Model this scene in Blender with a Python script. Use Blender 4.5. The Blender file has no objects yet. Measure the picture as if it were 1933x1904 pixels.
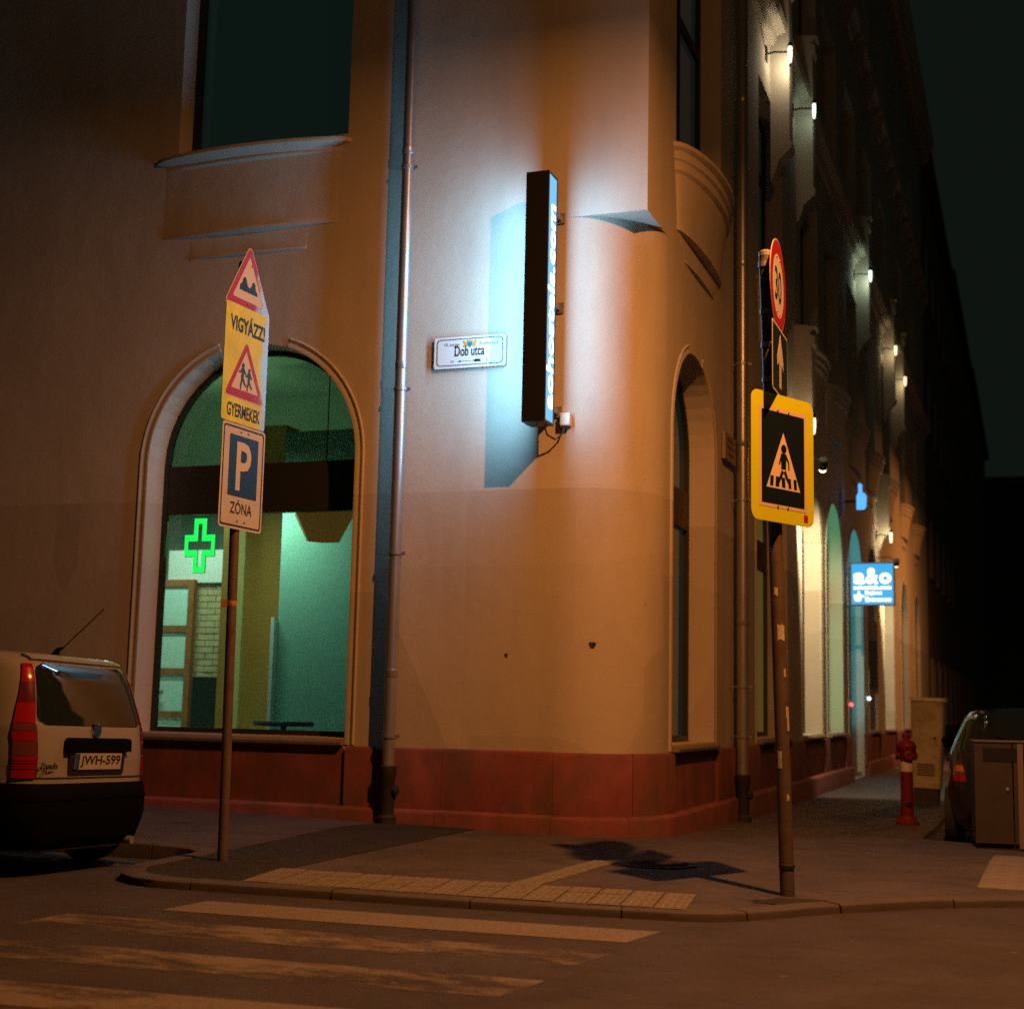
import bpy, bmesh, math, random
from mathutils import Matrix, Vector
random.seed(7)
SC = bpy.context.scene
COL = SC.collection
R = math.radians

# ------------------------------------------------------------------ camera
def setup_camera():
    th, ro = R(8.05), R(1.26)
    fw = Vector((0, math.cos(th), math.sin(th)))
    up0 = Vector((0, -math.sin(th), math.cos(th)))
    rt0 = Vector((1, 0, 0))
    rt = math.cos(ro) * rt0 + math.sin(ro) * up0
    up = -math.sin(ro) * rt0 + math.cos(ro) * up0
    cd = bpy.data.cameras.new('camera')
    cam = bpy.data.objects.new('camera', cd)
    COL.objects.link(cam)
    m = Matrix((rt, up, -fw)).transposed().to_4x4()
    m.translation = Vector((0, 0, 1.22))
    cam.matrix_world = m
    cd.sensor_fit = 'HORIZONTAL'
    cd.sensor_width = 56.0
    cd.lens = 2700.0 / 1933.0 * 56.0
    cd.clip_end = 600
    cd.clip_start = 0.05
    cd.dof.use_dof = True
    cd.dof.focus_distance = 10.3
    cd.dof.aperture_fstop = 2.8
    SC.camera = cam
setup_camera()

# ------------------------------------------------------------------ world: night sky
w = bpy.data.worlds.new('World')
SC.world = w
w.use_nodes = True
nt = w.node_tree
bg = nt.nodes['Background']
bg.inputs['Color'].default_value = (0.56, 0.86, 0.66, 1)
bg.inputs['Strength'].default_value = 0.008
SC.view_settings.view_transform = 'Standard'
SC.view_settings.look = 'None'
SC.view_settings.exposure = 0
SC.view_settings.gamma = 1
SC.cycles.use_denoising = False           # the photograph is a grainy night shot on film
SC.cycles.sample_clamp_indirect = 0.6
SC.cycles.sample_clamp_direct = 6.0
SODIUM = (1.0, 0.355, 0.085)
STREET_W = 900.0

# ------------------------------------------------------------------ place frame
PX, PY, YAW = 1.18, 12.58, R(-20)       # corner of the building, its x axis runs out of the right front
CY_, SY_ = math.cos(YAW), math.sin(YAW)
def W(x, y, z=0.0):
    return Vector((PX + x * CY_ - y * SY_, PY + x * SY_ + y * CY_, z))
def g(x, y):                              # pavement height in the building frame
    z = 0.113 + (-0.016 * x if x < 0 else -0.012 * min(x, 8))
    z += -0.025 * min(y, 4.9) if y > 0 else 0.012 * max(y, -12)
    return z
KERB = 0.045
def groad(x, y):
    z = g(x, y) - KERB
    if x < -2.2 and y < -2.7:             # camber of the left street
        t = min(1, (-x - 2.2) / 0.9)
        z += t * (0.034 * min(-2.7 - y, 3.5) - 0.07)
    return z

# ------------------------------------------------------------------ materials
MATS = {}
def mat(name, col, rough=0.6, metal=0.0, emit=None, es=0.0, spec=0.5, coat=0.0):
    if name in MATS: return MATS[name]
    m = bpy.data.materials.new(name); m.use_nodes = True
    b = m.node_tree.nodes['Principled BSDF']
    b.inputs['Base Color'].default_value = (*col, 1)
    b.inputs['Roughness'].default_value = rough
    b.inputs['Metallic'].default_value = metal
    b.inputs['Specular IOR Level'].default_value = spec
    b.inputs['Coat Weight'].default_value = coat
    if emit:
        b.inputs['Emission Color'].default_value = (*emit, 1)
        b.inputs['Emission Strength'].default_value = es
    MATS[name] = m
    return m
def nd(m, t, **kw):
    n = m.node_tree.nodes.new(t)
    for k, v in kw.items():
        if k.startswith('i_'): n.inputs[k[2:].replace('_', ' ')].default_value = v
        else: setattr(n, k, v)
    return n
def lk(m, a, b): m.node_tree.links.new(a, b)
def ramp(m, fac, stops, interp='LINEAR'):
    r = nd(m, 'ShaderNodeValToRGB'); r.color_ramp.interpolation = interp
    e = r.color_ramp.elements
    while len(e) < len(stops): e.new(0.5)
    for el, (p, c) in zip(e, stops):
        el.position = p; el.color = (*c, 1) if len(c) == 3 else c
    lk(m, fac, r.inputs['Fac'])
    return r.outputs['Color']
def mix(m, fac, a, b, mode='MIX'):
    n = nd(m, 'ShaderNodeMix', data_type='RGBA', blend_type=mode)
    def s(sock, v):
        if isinstance(v, (int, float)): sock.default_value = v
        elif isinstance(v, tuple): sock.default_value = (*v, 1) if len(v) == 3 else v
        else: lk(m, v, sock)
    s(n.inputs[0], fac); s(n.inputs[6], a); s(n.inputs[7], b)
    return n.outputs[2]
def noise(m, vec, scale, detail=4, rough=0.6):
    n = nd(m, 'ShaderNodeTexNoise'); n.inputs['Scale'].default_value = scale
    n.inputs['Detail'].default_value = detail; n.inputs['Roughness'].default_value = rough
    lk(m, vec, n.inputs['Vector']); return n.outputs['Fac']
def coords(m, kind='Object'):
    return nd(m, 'ShaderNodeTexCoord').outputs[kind]
def scalev(m, vec, s):
    n = nd(m, 'ShaderNodeMapping'); n.inputs['Scale'].default_value = s; lk(m, vec, n.inputs['Vector']); return n.outputs['Vector']
def bump(m, h, strength, dist=0.01, chain=None):
    n = nd(m, 'ShaderNodeBump'); n.inputs['Strength'].default_value = strength; n.inputs['Distance'].default_value = dist
    lk(m, h, n.inputs['Height'])
    if chain is not None: lk(m, chain, n.inputs['Normal'])
    return n.outputs['Normal']
def math_(m, op, a, b=None):
    n = nd(m, 'ShaderNodeMath', operation=op)
    for i, v in enumerate((a, b)):
        if v is None: continue
        if isinstance(v, (int, float)): n.inputs[i].default_value = v
        else: lk(m, v, n.inputs[i])
    return n.outputs[0]
def P_(m): return m.node_tree.nodes['Principled BSDF']

def plaster():
    m = mat('plaster', (0.56, 0.5, 0.42), 0.85, spec=0.25)
    v = coords(m); p = P_(m)
    sx = nd(m, 'ShaderNodeSeparateXYZ'); lk(m, v, sx.inputs[0]); z = sx.outputs['Z']
    base = ramp(m, noise(m, v, 0.7, 5), [(0.3, (0.52, 0.465, 0.39)), (0.7, (0.60, 0.54, 0.455))])
    # repainted zone up to about head-and-arm height, in patches of slightly different paint
    edge = math_(m, 'LESS_THAN', z, 3.2)
    edge2 = math_(m, 'LESS_THAN', math_(m, 'ADD', z, math_(m, 'MULTIPLY', noise(m, scalev(m, v, (0.3, 0.3, 0)), 1.2, 0), 1.6)), 3.3)
    base = mix(m, math_(m, 'MULTIPLY', edge, 0.6), base, (0.42, 0.355, 0.28))
    base = mix(m, math_(m, 'MULTIPLY', edge2, 0.25), base, (0.37, 0.33, 0.275))
    vor = nd(m, 'ShaderNodeTexVoronoi', feature='F1', distance='CHEBYCHEV'); vor.inputs['Scale'].default_value = 0.55
    lk(m, scalev(m, v, (1, 1, 0.5)), vor.inputs['Vector'])
    pv = ramp(m, vor.outputs['Color'], [(0.35, (0.87, 0.87, 0.86)), (0.65, (1.06, 1.06, 1.06))], 'LINEAR')
    base = mix(m, math_(m, 'MULTIPLY', edge, 0.8), base, mix(m, 1.0, base, pv, 'MULTIPLY'))
    # rising dirt, rain streaks and small chips
    grime = ramp(m, noise(m, scalev(m, v, (1, 1, 0.22)), 3.0, 6), [(0.45, (0, 0, 0)), (0.75, (1, 1, 1))])
    base = mix(m, math_(m, 'MULTIPLY', grime, 0.22), base, (0.25, 0.21, 0.17))
    chips = ramp(m, noise(m, v, 5.5, 2), [(0.775, (0, 0, 0)), (0.78, (1, 1, 1))])
    base = mix(m, math_(m, 'MULTIPLY', chips, 0.45), base, (0.22, 0.2, 0.18))
    spk = ramp(m, noise(m, v, 160, 2, 0.9), [(0.3, (0.84, 0.84, 0.84)), (0.7, (1.12, 1.12, 1.12))])
    base = mix(m, 1.0, base, spk, 'MULTIPLY')
    lk(m, base, p.inputs['Base Color'])
    nb = bump(m, noise(m, v, 90, 3), 0.45, 0.004)
    nb = bump(m, noise(m, v, 9, 4), 0.25, 0.01, nb)
    nb = bump(m, noise(m, v, 1.6, 2), 0.25, 0.03, nb)
    lk(m, nb, p.inputs['Normal'])
    return m
def red_plinth():
    m = mat('red_plinth', (0.3, 0.08, 0.055), 0.85, spec=0.25)
    v = coords(m); p = P_(m)
    oi = nd(m, 'ShaderNodeObjectInfo').outputs['Random']
    base = ramp(m, noise(m, v, 2.6, 6), [(0.3, (0.165, 0.042, 0.044)), (0.55, (0.205, 0.060, 0.060)), (0.8, (0.25, 0.085, 0.08))])
    base = mix(m, 1.0, base, ramp(m, oi, [(0, (0.9, 0.9, 0.9)), (1, (1.06, 1.05, 1.05))]), 'MULTIPLY')
    grime = ramp(m, noise(m, scalev(m, v, (1, 1, 0.6)), 3.2, 7, 0.7), [(0.42, (0, 0, 0)), (0.64, (1, 1, 1))])
    base = mix(m, math_(m, 'MULTIPLY', grime, 0.7), base, (0.085, 0.055, 0.045))
    wear = ramp(m, noise(m, v, 14, 5, 0.7), [(0.66, (0, 0, 0)), (0.7, (1, 1, 1))])
    base = mix(m, math_(m, 'MULTIPLY', wear, 0.35), base, (0.34, 0.19, 0.14))
    lk(m, base, p.inputs['Base Color'])
    nb = bump(m, noise(m, v, 60, 4), 0.5, 0.005)
    nb = bump(m, noise(m, v, 6, 4), 0.4, 0.015, nb)
    lk(m, nb, p.inputs['Normal'])
    return m
def asphalt(name, lo, hi, crack=0.5):
    m = mat(name, lo, 0.9, spec=0.3)
    v = coords(m); p = P_(m)
    base = ramp(m, noise(m, v, 1.3, 6, 0.65), [(0.3, lo), (0.7, hi)])
    agg = ramp(m, noise(m, v, 120, 3, 0.8), [(0.35, (0.6, 0.6, 0.6)), (0.6, (1.05, 1.05, 1.05)), (0.75, (1.7, 1.7, 1.65))])
    base = mix(m, 0.85, base, agg, 'MULTIPLY')
    st = ramp(m, noise(m, scalev(m, v, (0.7, 1.6, 1)), 2.1, 5, 0.7), [(0.5, (0, 0, 0)), (0.7, (1, 1, 1))])
    base = mix(m, math_(m, 'MULTIPLY', st, 0.45), base, tuple(c * 0.45 for c in lo))
    dv = nd(m, 'ShaderNodeVectorMath', operation='ADD')
    ns = nd(m, 'ShaderNodeTexNoise'); ns.inputs['Scale'].default_value = 1.7; lk(m, v, ns.inputs['Vector'])
    lk(m, v, dv.inputs[0]); lk(m, ns.outputs['Color'], dv.inputs[1])
    vo = nd(m, 'ShaderNodeTexVoronoi', feature='DISTANCE_TO_EDGE'); vo.inputs['Scale'].default_value = 0.42
    lk(m, dv.outputs[0], vo.inputs['Vector'])
    ck = ramp(m, vo.outputs['Distance'], [(0.002, (1, 1, 1)), (0.007, (0, 0, 0))])
    base = mix(m, math_(m, 'MULTIPLY', ck, crack), base, tuple(c * 0.25 for c in lo))
    vd = nd(m, 'ShaderNodeTexVoronoi', feature='F1'); vd.inputs['Scale'].default_value = 2.6; lk(m, v, vd.inputs['Vector'])
    dots = ramp(m, vd.outputs['Distance'], [(0.035, (1, 1, 1)), (0.06, (0, 0, 0))])
    base = mix(m, math_(m, 'MULTIPLY', dots, 0.55), base, tuple(c * 2.2 for c in hi))
    base = mix(m, math_(m, 'MULTIPLY', ramp(m, noise(m, v, 22, 4, 0.8), [(0.6, (0, 0, 0)), (0.72, (1, 1, 1))]), 0.5), base, tuple(c * 0.4 for c in lo))
    lk(m, base, p.inputs['Base Color'])
    lk(m, ramp(m, noise(m, v, 2, 4), [(0.3, (0.7, 0.7, 0.7)), (0.7, (0.95, 0.95, 0.95))]), p.inputs['Roughness'])
    nb = bump(m, noise(m, v, 110, 3, 0.8), 0.6, 0.006)
    nb = bump(m, noise(m, v, 2.5, 3), 0.4, 0.03, nb)
    lk(m, nb, p.inputs['Normal'])
    return m
def worn(name, col, scale=5, dirt=(0.08, 0.07, 0.06), amt=0.5, rough=0.7, metal=0.0, bumps=0.2):
    m = mat(name, col, rough, metal, spec=0.35)
    v = coords(m); p = P_(m)
    d = ramp(m, noise(m, v, scale, 6, 0.7), [(0.42, (0, 0, 0)), (0.72, (1, 1, 1))])
    lk(m, mix(m, math_(m, 'MULTIPLY', d, amt), col, dirt), p.inputs['Base Color'])
    lk(m, bump(m, noise(m, v, scale * 9, 3), bumps, 0.004), p.inputs['Normal'])
    return m
def zebra():
    m = mat('zebra_paint', (0.42, 0.4, 0.36), 0.8, spec=0.3)
    v = coords(m, 'Object'); p = P_(m)
    gone = noise(m, scalev(m, v, (0.4, 0.9, 1)), 2.2, 9, 0.74)
    wearc = nd(m, 'ShaderNodeAttribute', attribute_type='OBJECT', attribute_name='wear').outputs['Fac']
    lim = math_(m, 'SUBTRACT', gone, wearc)
    k = ramp(m, math_(m, 'ADD', lim, math_(m, 'MULTIPLY', noise(m, v, 45, 3, 0.8), 0.12)), [(0.04, (0, 0, 0)), (0.16, (0.85, 0.85, 0.85))])
    fine = ramp(m, noise(m, v, 60, 3, 0.8), [(0.35, (0.55, 0.55, 0.55)), (0.55, (1, 1, 1))])
    c = mix(m, 1.0, (0.20, 0.172, 0.158), fine, 'MULTIPLY')
    lk(m, c, p.inputs['Base Color']); lk(m, k, p.inputs['Alpha'])
    lk(m, bump(m, noise(m, v, 110, 3, 0.8), 0.5, 0.005), p.inputs['Normal'])
    return m
def glassmat(name, tint=(0.8, 0.9, 0.88), refl=0.10, rough=0.02):
    m = bpy.data.materials.new(name); m.use_nodes = True; MATS[name] = m
    t = m.node_tree; t.nodes.clear()
    o = t.nodes.new('ShaderNodeOutputMaterial'); mx = t.nodes.new('ShaderNodeMixShader')
    tr = t.nodes.new('ShaderNodeBsdfTransparent'); gl = t.nodes.new('ShaderNodeBsdfGlossy')
    fr = t.nodes.new('ShaderNodeFresnel'); fr.inputs['IOR'].default_value = 1.5
    tr.inputs['Color'].default_value = (*tint, 1); gl.inputs['Roughness'].default_value = rough
    t.links.new(fr.outputs[0], mx.inputs[0]); t.links.new(tr.outputs[0], mx.inputs[1]); t.links.new(gl.outputs[0], mx.inputs[2])
    t.links.new(mx.outputs[0], o.inputs[0])
    return m
def glow(name, col, s):
    return mat(name, (0.02, 0.02, 0.02), 0.5, spec=0.2, emit=col, es=s)
def peeled(name, col, under=(0.75, 0.78, 0.8), at=0.2, sharp=0.16):
    # coloured sign film, faded and peeled off along one side of the plate down to pale metal
    m = mat(name, col, 0.45, spec=0.4)
    v = coords(m); p = P_(m)
    s = nd(m, 'ShaderNodeSeparateXYZ'); lk(m, v, s.inputs[0])
    n1 = noise(m, scalev(m, v, (1, 1, 0.55)), 7, 7, 0.72)
    f = math_(m, 'ADD', math_(m, 'MULTIPLY', s.outputs['X'], 1.25), math_(m, 'MULTIPLY', n1, 0.5))
    k = ramp(m, math_(m, 'SUBTRACT', f, at), [(0.30, (0, 0, 0)), (0.30 + sharp, (1, 1, 1))], 'EASE')
    fade = ramp(m, noise(m, v, 5, 5), [(0.35, tuple(c * 0.8 for c in col)), (0.7, tuple(min(1, c * 1.1) for c in col))])
    lk(m, mix(m, k, fade, under), p.inputs['Base Color'])
    lk(m, math_(m, 'MULTIPLY', k, 0.85), p.inputs['Metallic']); p.inputs['Roughness'].default_value = 0.36
    return m

M = {}
M['plaster'] = plaster()
M['plinth'] = red_plinth()
M['sidewalk'] = asphalt('sidewalk_asphalt', (0.054, 0.047, 0.054), (0.088, 0.077, 0.085), 0.35)
M['road'] = asphalt('road_asphalt', (0.038, 0.033, 0.040), (0.060, 0.052, 0.060), 0.22)
M['patch'] = asphalt('dark_patch_asphalt', (0.019, 0.018, 0.018), (0.032, 0.030, 0.030), 0.15)
M['kerb'] = worn('kerb_stone', (0.07, 0.062, 0.06), 6, (0.04, 0.036, 0.032), 0.6, 0.85, bumps=0.5)
M['slab'] = worn('paving_slab_concrete', (0.17, 0.155, 0.135), 9, (0.05, 0.045, 0.04), 0.5, 0.9, bumps=0.6)
M['zebra'] = zebra()
M['zinc'] = worn('zinc_pipe', (0.40, 0.40, 0.41), 5, (0.22, 0.2, 0.19), 0.4, 0.36, 0.72, 0.03)
M['galv'] = worn('galvanised_steel', (0.36, 0.36, 0.36), 8, (0.15, 0.12, 0.1), 0.6, 0.5, 0.55, 0.1)
M['rustpole'] = worn('weathered_pole_paint', (0.13, 0.10, 0.085), 10, (0.07, 0.035, 0.025), 0.7, 0.55, 0.2, 0.2)
M['iron'] = worn('black_cast_iron', (0.02, 0.02, 0.02), 12, (0.05, 0.035, 0.03), 0.4, 0.65, 0.1, 0.4)
M['stone'] = worn('sill_stone', (0.20, 0.14, 0.11), 5, (0.12, 0.09, 0.08), 0.5, 0.8)
M['darkframe'] = mat('dark_window_frame', (0.018, 0.022, 0.02), 0.45)
M['darkpane'] = mat('sky_glow_pane', (0.006, 0.012, 0.011), 0.06, spec=0.6, emit=(0.42, 1.0, 0.76), es=0.0075)  # faint teal emission imitates night sky reflected in the glass
M['blackbox'] = mat('black_sign_case', (0.008, 0.008, 0.008), 0.45)
M['white'] = mat('white_enamel', (0.72, 0.72, 0.7), 0.35)
M['grey'] = mat('mid_grey_print', (0.3, 0.31, 0.33), 0.5)
M['black'] = mat('black_print', (0.012, 0.012, 0.014), 0.5)
M['orangeedge'] = worn('rust_brown_edge', (0.3, 0.16, 0.07), 8, (0.1, 0.05, 0.03), 0.4)
M['rubber'] = mat('tyre_rubber', (0.012, 0.012, 0.012), 0.85)
M['glass'] = glassmat('window_glass')
M['wood'] = worn('brown_wood', (0.36, 0.12, 0.04), 7, (0.05, 0.03, 0.02), 0.4)

# ------------------------------------------------------------------ mesh helpers
class MB:
    def __init__(s): s.v = []; s.f = []; s.mi = []
    def add(s, vs, fs, mi=0):
        o = len(s.v); s.v += [tuple(v) for v in vs]; s.f += [tuple(i + o for i in f) for f in fs]; s.mi += [mi] * len(fs); return s
    def box(s, x0, x1, y0, y1, z0, z1, mi=0, c=0.0):
        if c <= 0:
            vs = [(x, y, z) for z in (z0, z1) for y in (y0, y1) for x in (x0, x1)]
            return s.add(vs, [(0, 2, 3, 1), (4, 5, 7, 6), (0, 1, 5, 4), (2, 6, 7, 3), (0, 4, 6, 2), (1, 3, 7, 5)], mi)
        b = bmesh.new(); bmesh.ops.create_cube(b, size=1)
        for v in b.verts: v.co = Vector(((x0 + x1) / 2 + v.co.x * (x1 - x0), (y0 + y1) / 2 + v.co.y * (y1 - y0), (z0 + z1) / 2 + v.co.z * (z1 - z0)))
        bmesh.ops.bevel(b, geom=b.edges[:], offset=c, segments=2, affect='EDGES', profile=0.5)
        b.verts.index_update()
        s.add([v.co.copy() for v in b.verts], [[v.index for v in f.verts] for f in b.faces], mi); b.free(); return s
    def prism(s, pts, y0, y1, mi=0):                # polygon in xz, thickness in y (front = y0)
        n = len(pts)
        vs = [(x, y0, z) for x, z in pts] + [(x, y1, z) for x, z in pts]
        fs = [tuple(range(n)), tuple(range(2 * n - 1, n - 1, -1))] + [(i, n + i, n + (i + 1) % n, (i + 1) % n) for i in range(n)]
        return s.add(vs, fs, mi)
    def prism_z(s, pts, z0, z1, mi=0):
        n = len(pts)
        vs = [(x, y, z0) for x, y in pts] + [(x, y, z1) for x, y in pts]
        fs = [tuple(range(n - 1, -1, -1)), tuple(range(n, 2 * n))] + [(i, (i + 1) % n, n + (i + 1) % n, n + i) for i in range(n)]
        return s.add(vs, fs, mi)
    def tube(s, pts, r, n=12, mi=0, cap=True, radii=None):
        pts = [Vector(p) for p in pts]; rings = []
        o = len(s.v)
        prev = None
        for i, p in enumerate(pts):
            t = (pts[min(i + 1, len(pts) - 1)] - pts[max(i - 1, 0)]).normalized()
            if prev is None:
                a = Vector((1, 0, 0)) if abs(t.x) < 0.9 else Vector((0, 1, 0))
                u = t.cross(a).normalized()
            else:
                u = (prev - t * prev.dot(t)).normalized()
            prev = u; v = t.cross(u)
            rr = radii[i] if radii else r
            s.v += [tuple(p + rr * (math.cos(2 * math.pi * k / n) * u + math.sin(2 * math.pi * k / n) * v)) for k in range(n)]
        for i in range(len(pts) - 1):
            for k in range(n):
                s.f.append((o + i * n + k, o + i * n + (k + 1) % n, o + (i + 1) * n + (k + 1) % n, o + (i + 1) * n + k)); s.mi.append(mi)
        if cap:
            s.f.append(tuple(o + k for k in range(n - 1, -1, -1))); s.f.append(tuple(o + (len(pts) - 1) * n + k for k in range(n))); s.mi += [mi, mi]
        return s
    def lathe(s, prof, n=24, mi=0, axis='z', c=(0, 0, 0)):
        o = len(s.v); m = len(prof)
        for k in range(n):
            a = 2 * math.pi * k / n
            for r, h in prof:
                if axis == 'z': p = (r * math.cos(a), r * math.sin(a), h)
                elif axis == 'y': p = (r * math.cos(a), h, r * math.sin(a))
                else: p = (h, r * math.cos(a), r * math.sin(a))
                s.v.append((p[0] + c[0], p[1] + c[1], p[2] + c[2]))
        for k in range(n):
            for i in range(m - 1):
                s.f.append((o + k * m + i, o + ((k + 1) % n) * m + i, o + ((k + 1) % n) * m + i + 1, o + k * m + i + 1)); s.mi.append(mi)
        return s
    def sphere(s, c, r, n=12, m=8, mi=0, sc=(1, 1, 1)):
        prof = [(max(1e-4, r * math.sin(math.pi * i / m)), -r * math.cos(math.pi * i / m)) for i in range(m + 1)]
        o = len(s.v); s.lathe(prof, n, mi)
        for i in range(o, len(s.v)):
            x, y, z = s.v[i]; s.v[i] = (x * sc[0] + c[0], y * sc[1] + c[1], z * sc[2] + c[2])
        return s
    def grid(s, rows, mi=0, closed=False):
        o = len(s.v); n = len(rows[0])
        for r_ in rows: s.v += [tuple(p) for p in r_]
        for i in range(len(rows) - 1):
            for k in range(n if closed else n - 1):
                s.f.append((o + i * n + k, o + i * n + (k + 1) % n, o + (i + 1) * n + (k + 1) % n, o + (i + 1) * n + k)); s.mi.append(mi)
        return s
    def xf(s, m):
        s.v = [tuple(m @ Vector(v)) for v in s.v]; return s

def link(name, me, parent=None):
    o = bpy.data.objects.new(name, me); COL.objects.link(o)
    if parent is not None: o.parent = parent
    return o
def obj(name, mb, mats, parent=None, smooth=False, fix=True, angle=35):
    me = bpy.data.meshes.new(name); me.from_pydata(mb.v, [], mb.f)
    if not isinstance(mats, (list, tuple)): mats = [mats]
    for m_ in mats: me.materials.append(m_)
    if len(mats) > 1:
        for p, i in zip(me.polygons, mb.mi): p.material_index = i
    if fix:
        b = bmesh.new(); b.from_mesh(me); bmesh.ops.remove_doubles(b, verts=b.verts, dist=1e-5)
        bmesh.ops.recalc_face_normals(b, faces=b.faces); b.to_mesh(me); b.free()
    if smooth:
        b = bmesh.new(); b.from_mesh(me)
        for f in b.faces: f.smooth = True
        for e in b.edges:
            if len(e.link_faces) == 2 and e.calc_face_angle(0) > R(angle): e.smooth = False
        b.to_mesh(me); b.free()
    me.update()
    return link(name, me, parent)
def empty(name, loc=(0, 0, 0), rz=0.0, label=None, cat=None, group=None, rot=None):
    o = bpy.data.objects.new(name, None); COL.objects.link(o); o.location = loc
    o.rotation_euler = rot if rot else (0, 0, rz); o.empty_display_size = 0.2
    tag(o, label, cat, group); return o
def tag(o, label=None, cat=None, group=None, kind=None):
    if label: o['label'] = label
    if cat: o['category'] = cat
    if group: o['group'] = group
    if kind: o['kind'] = kind
    return o

_tc = {}
def text_mesh(txt, bold=0.0, shear=0.0, thick=0.0015, spacing=1.0):
    cu = bpy.data.curves.new('t', 'FONT'); cu.body = txt; cu.extrude = thick; cu.offset = bold; cu.shear = shear
    cu.space_character = spacing; cu.resolution_u = 3; cu.fill_mode = 'BOTH'
    o = bpy.data.objects.new('t', cu); COL.objects.link(o)
    dg = bpy.context.evaluated_depsgraph_get(); dg.update()
    me = bpy.data.meshes.new_from_object(o.evaluated_get(dg), depsgraph=dg)
    vs = [v.co.copy() for v in me.vertices]; fs = [tuple(p.vertices) for p in me.polygons]
    bpy.data.objects.remove(o); bpy.data.curves.remove(cu); bpy.data.meshes.remove(me)
    return vs, fs
def text(txt, x0, x1, z0, z1, y, bold=0.0, shear=0.0, thick=0.002, mb=None, ref=None):
    """lettering filling the box x0..x1, z0..z1 in the xz plane, facing -y, its front at y"""
    vs, fs = text_mesh(txt, bold, shear)
    if ref:
        rv, _ = text_mesh(ref, bold); lo, hi = min(v.y for v in rv), max(v.y for v in rv)
    else: lo, hi = min(v.y for v in vs), max(v.y for v in vs)
    xa, xb = min(v.x for v in vs), max(v.x for v in vs); zb = max(v.z for v in vs) or 1
    mb = mb or MB()
    out = [(x0 + (v.x - xa) / (xb - xa) * (x1 - x0), y + (thick if v.z < 0 else 0.0), z0 + (v.y - lo) / (hi - lo) * (z1 - z0)) for v in vs]
    mb.add(out, fs); return mb
def rrect(x0, x1, z0, z1, r, n=5):
    pts = []
    for cx, cz, a0 in ((x1 - r, z1 - r, 0), (x0 + r, z1 - r, 90), (x0 + r, z0 + r, 180), (x1 - r, z0 + r, 270)):
        for k in range(n + 1):
            a = R(a0 + 90 * k / n); pts.append((cx + r * math.cos(a), cz + r * math.sin(a)))
    return pts[::-1]
def frame_mb(outer, inner, y0, y1, mi=0, mb=None):
    mb = mb or MB(); n = len(outer)
    vs = [(x, y0, z) for x, z in outer] + [(x, y0, z) for x, z in inner] + [(x, y1, z) for x, z in outer] + [(x, y1, z) for x, z in inner]
    fs = []
    for i in range(n):
        j = (i + 1) % n
        fs += [(i, j, n + j, n + i), (2 * n + j, 2 * n + i, 3 * n + i, 3 * n + j), (j, i, 2 * n + i, 2 * n + j), (n + i, n + j, 3 * n + j, 3 * n + i)]
    return mb.add(vs, fs, mi)
def copy_tree(o, parent=None):
    c = o.copy(); COL.objects.link(c); c.parent = parent
    for ch in o.children: copy_tree(ch, c)
    return c

# ================================================================== GROUND
def local_sheet(name, pts, zf, m, off=0.0, step=0.5, parent=None, kind='structure'):
    """polygon given in the building frame, draped on zf; each sheet is one mesh"""
    b = bmesh.new()
    vs = [b.verts.new((x, y, 0)) for x, y in pts]
    es = [b.edges.new((vs[i], vs[(i + 1) % len(vs)])) for i in range(len(vs))]
    bmesh.ops.triangle_fill(b, use_beauty=True, use_dissolve=False, edges=es)
    xs = [p[0] for p in pts]; ys = [p[1] for p in pts]
    cuts = []
    def axis_cuts(lo, hi, fine_lo, fine_hi):
        out = []; x = lo
        while x < hi:
            x += step if fine_lo < x < fine_hi else step * 8
            out.append(x)
        return out
    for x in axis_cuts(min(xs), max(xs), -6, 6) + [0.0]: cuts.append(((x, 0, 0), (1, 0, 0)))
    for y in axis_cuts(min(ys), max(ys), -9, 8) + [0.0, 4.9, -2.7]: cuts.append(((0, y, 0), (0, 1, 0)))
    for co, no in cuts:
        bmesh.ops.bisect_plane(b, geom=b.verts[:] + b.edges[:] + b.faces[:], plane_co=co, plane_no=no, dist=1e-5)
    for v in b.verts:
        x, y = v.co.x, v.co.y
        v.co = W(x, y, zf(x, y) + off)
    bmesh.ops.recalc_face_normals(b, faces=b.faces)
    for f in b.faces:
        if f.normal.z < 0: f.normal_flip()
    me = bpy.data.meshes.new(name); b.to_mesh(me); b.free(); me.materials.append(m)
    o = link(name, me, parent)
    if kind: o['kind'] = kind
    return o

local_sheet('road', [(-45, -40), (40, -40), (140, 5), (140, 150), (-1, 150), (-1, 0.4), (-45, 0.4)], groad, M['road'], step=0.5)
def bez(p0, p1, p2, n=5):
    return [((1 - t) ** 2 * p0[0] + 2 * t * (1 - t) * p1[0] + t * t * p2[0], (1 - t) ** 2 * p0[1] + 2 * t * (1 - t) * p1[1] + t * t * p2[1]) for t in [i / n for i in range(1, n + 1)]]
kline = [(-26, -2.7), (-14, -2.7), (-6, -2.7), (-2.95, -2.7)]
kline += bez((-2.95, -2.7), (-2.6, -2.72), (-2.58, -3.0), 4)
kline += [(-2.56, -3.45)] + bez((-2.56, -3.45), (-2.62, -4.2), (-2.05, -4.29), 7)
kline += [(-1.494, -4.225), (-1.015, -4.15), (-0.283, -4.05), (0.5, -3.93), (1.25, -3.80)]
kline += bez((1.25, -3.8), (1.5, -3.75), (1.72, -3.42), 4) + [(1.95, -3.1), (2.485, -2.52), (3.1, -2.08), (3.8, -1.65)]
kline += bez((3.8, -1.65), (4.6, -1.1), (4.65, -0.2), 5) + [(4.65, 2.0)] + bez((4.65, 2.0), (4.6, 2.45), (4.2, 2.48), 4)
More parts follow.
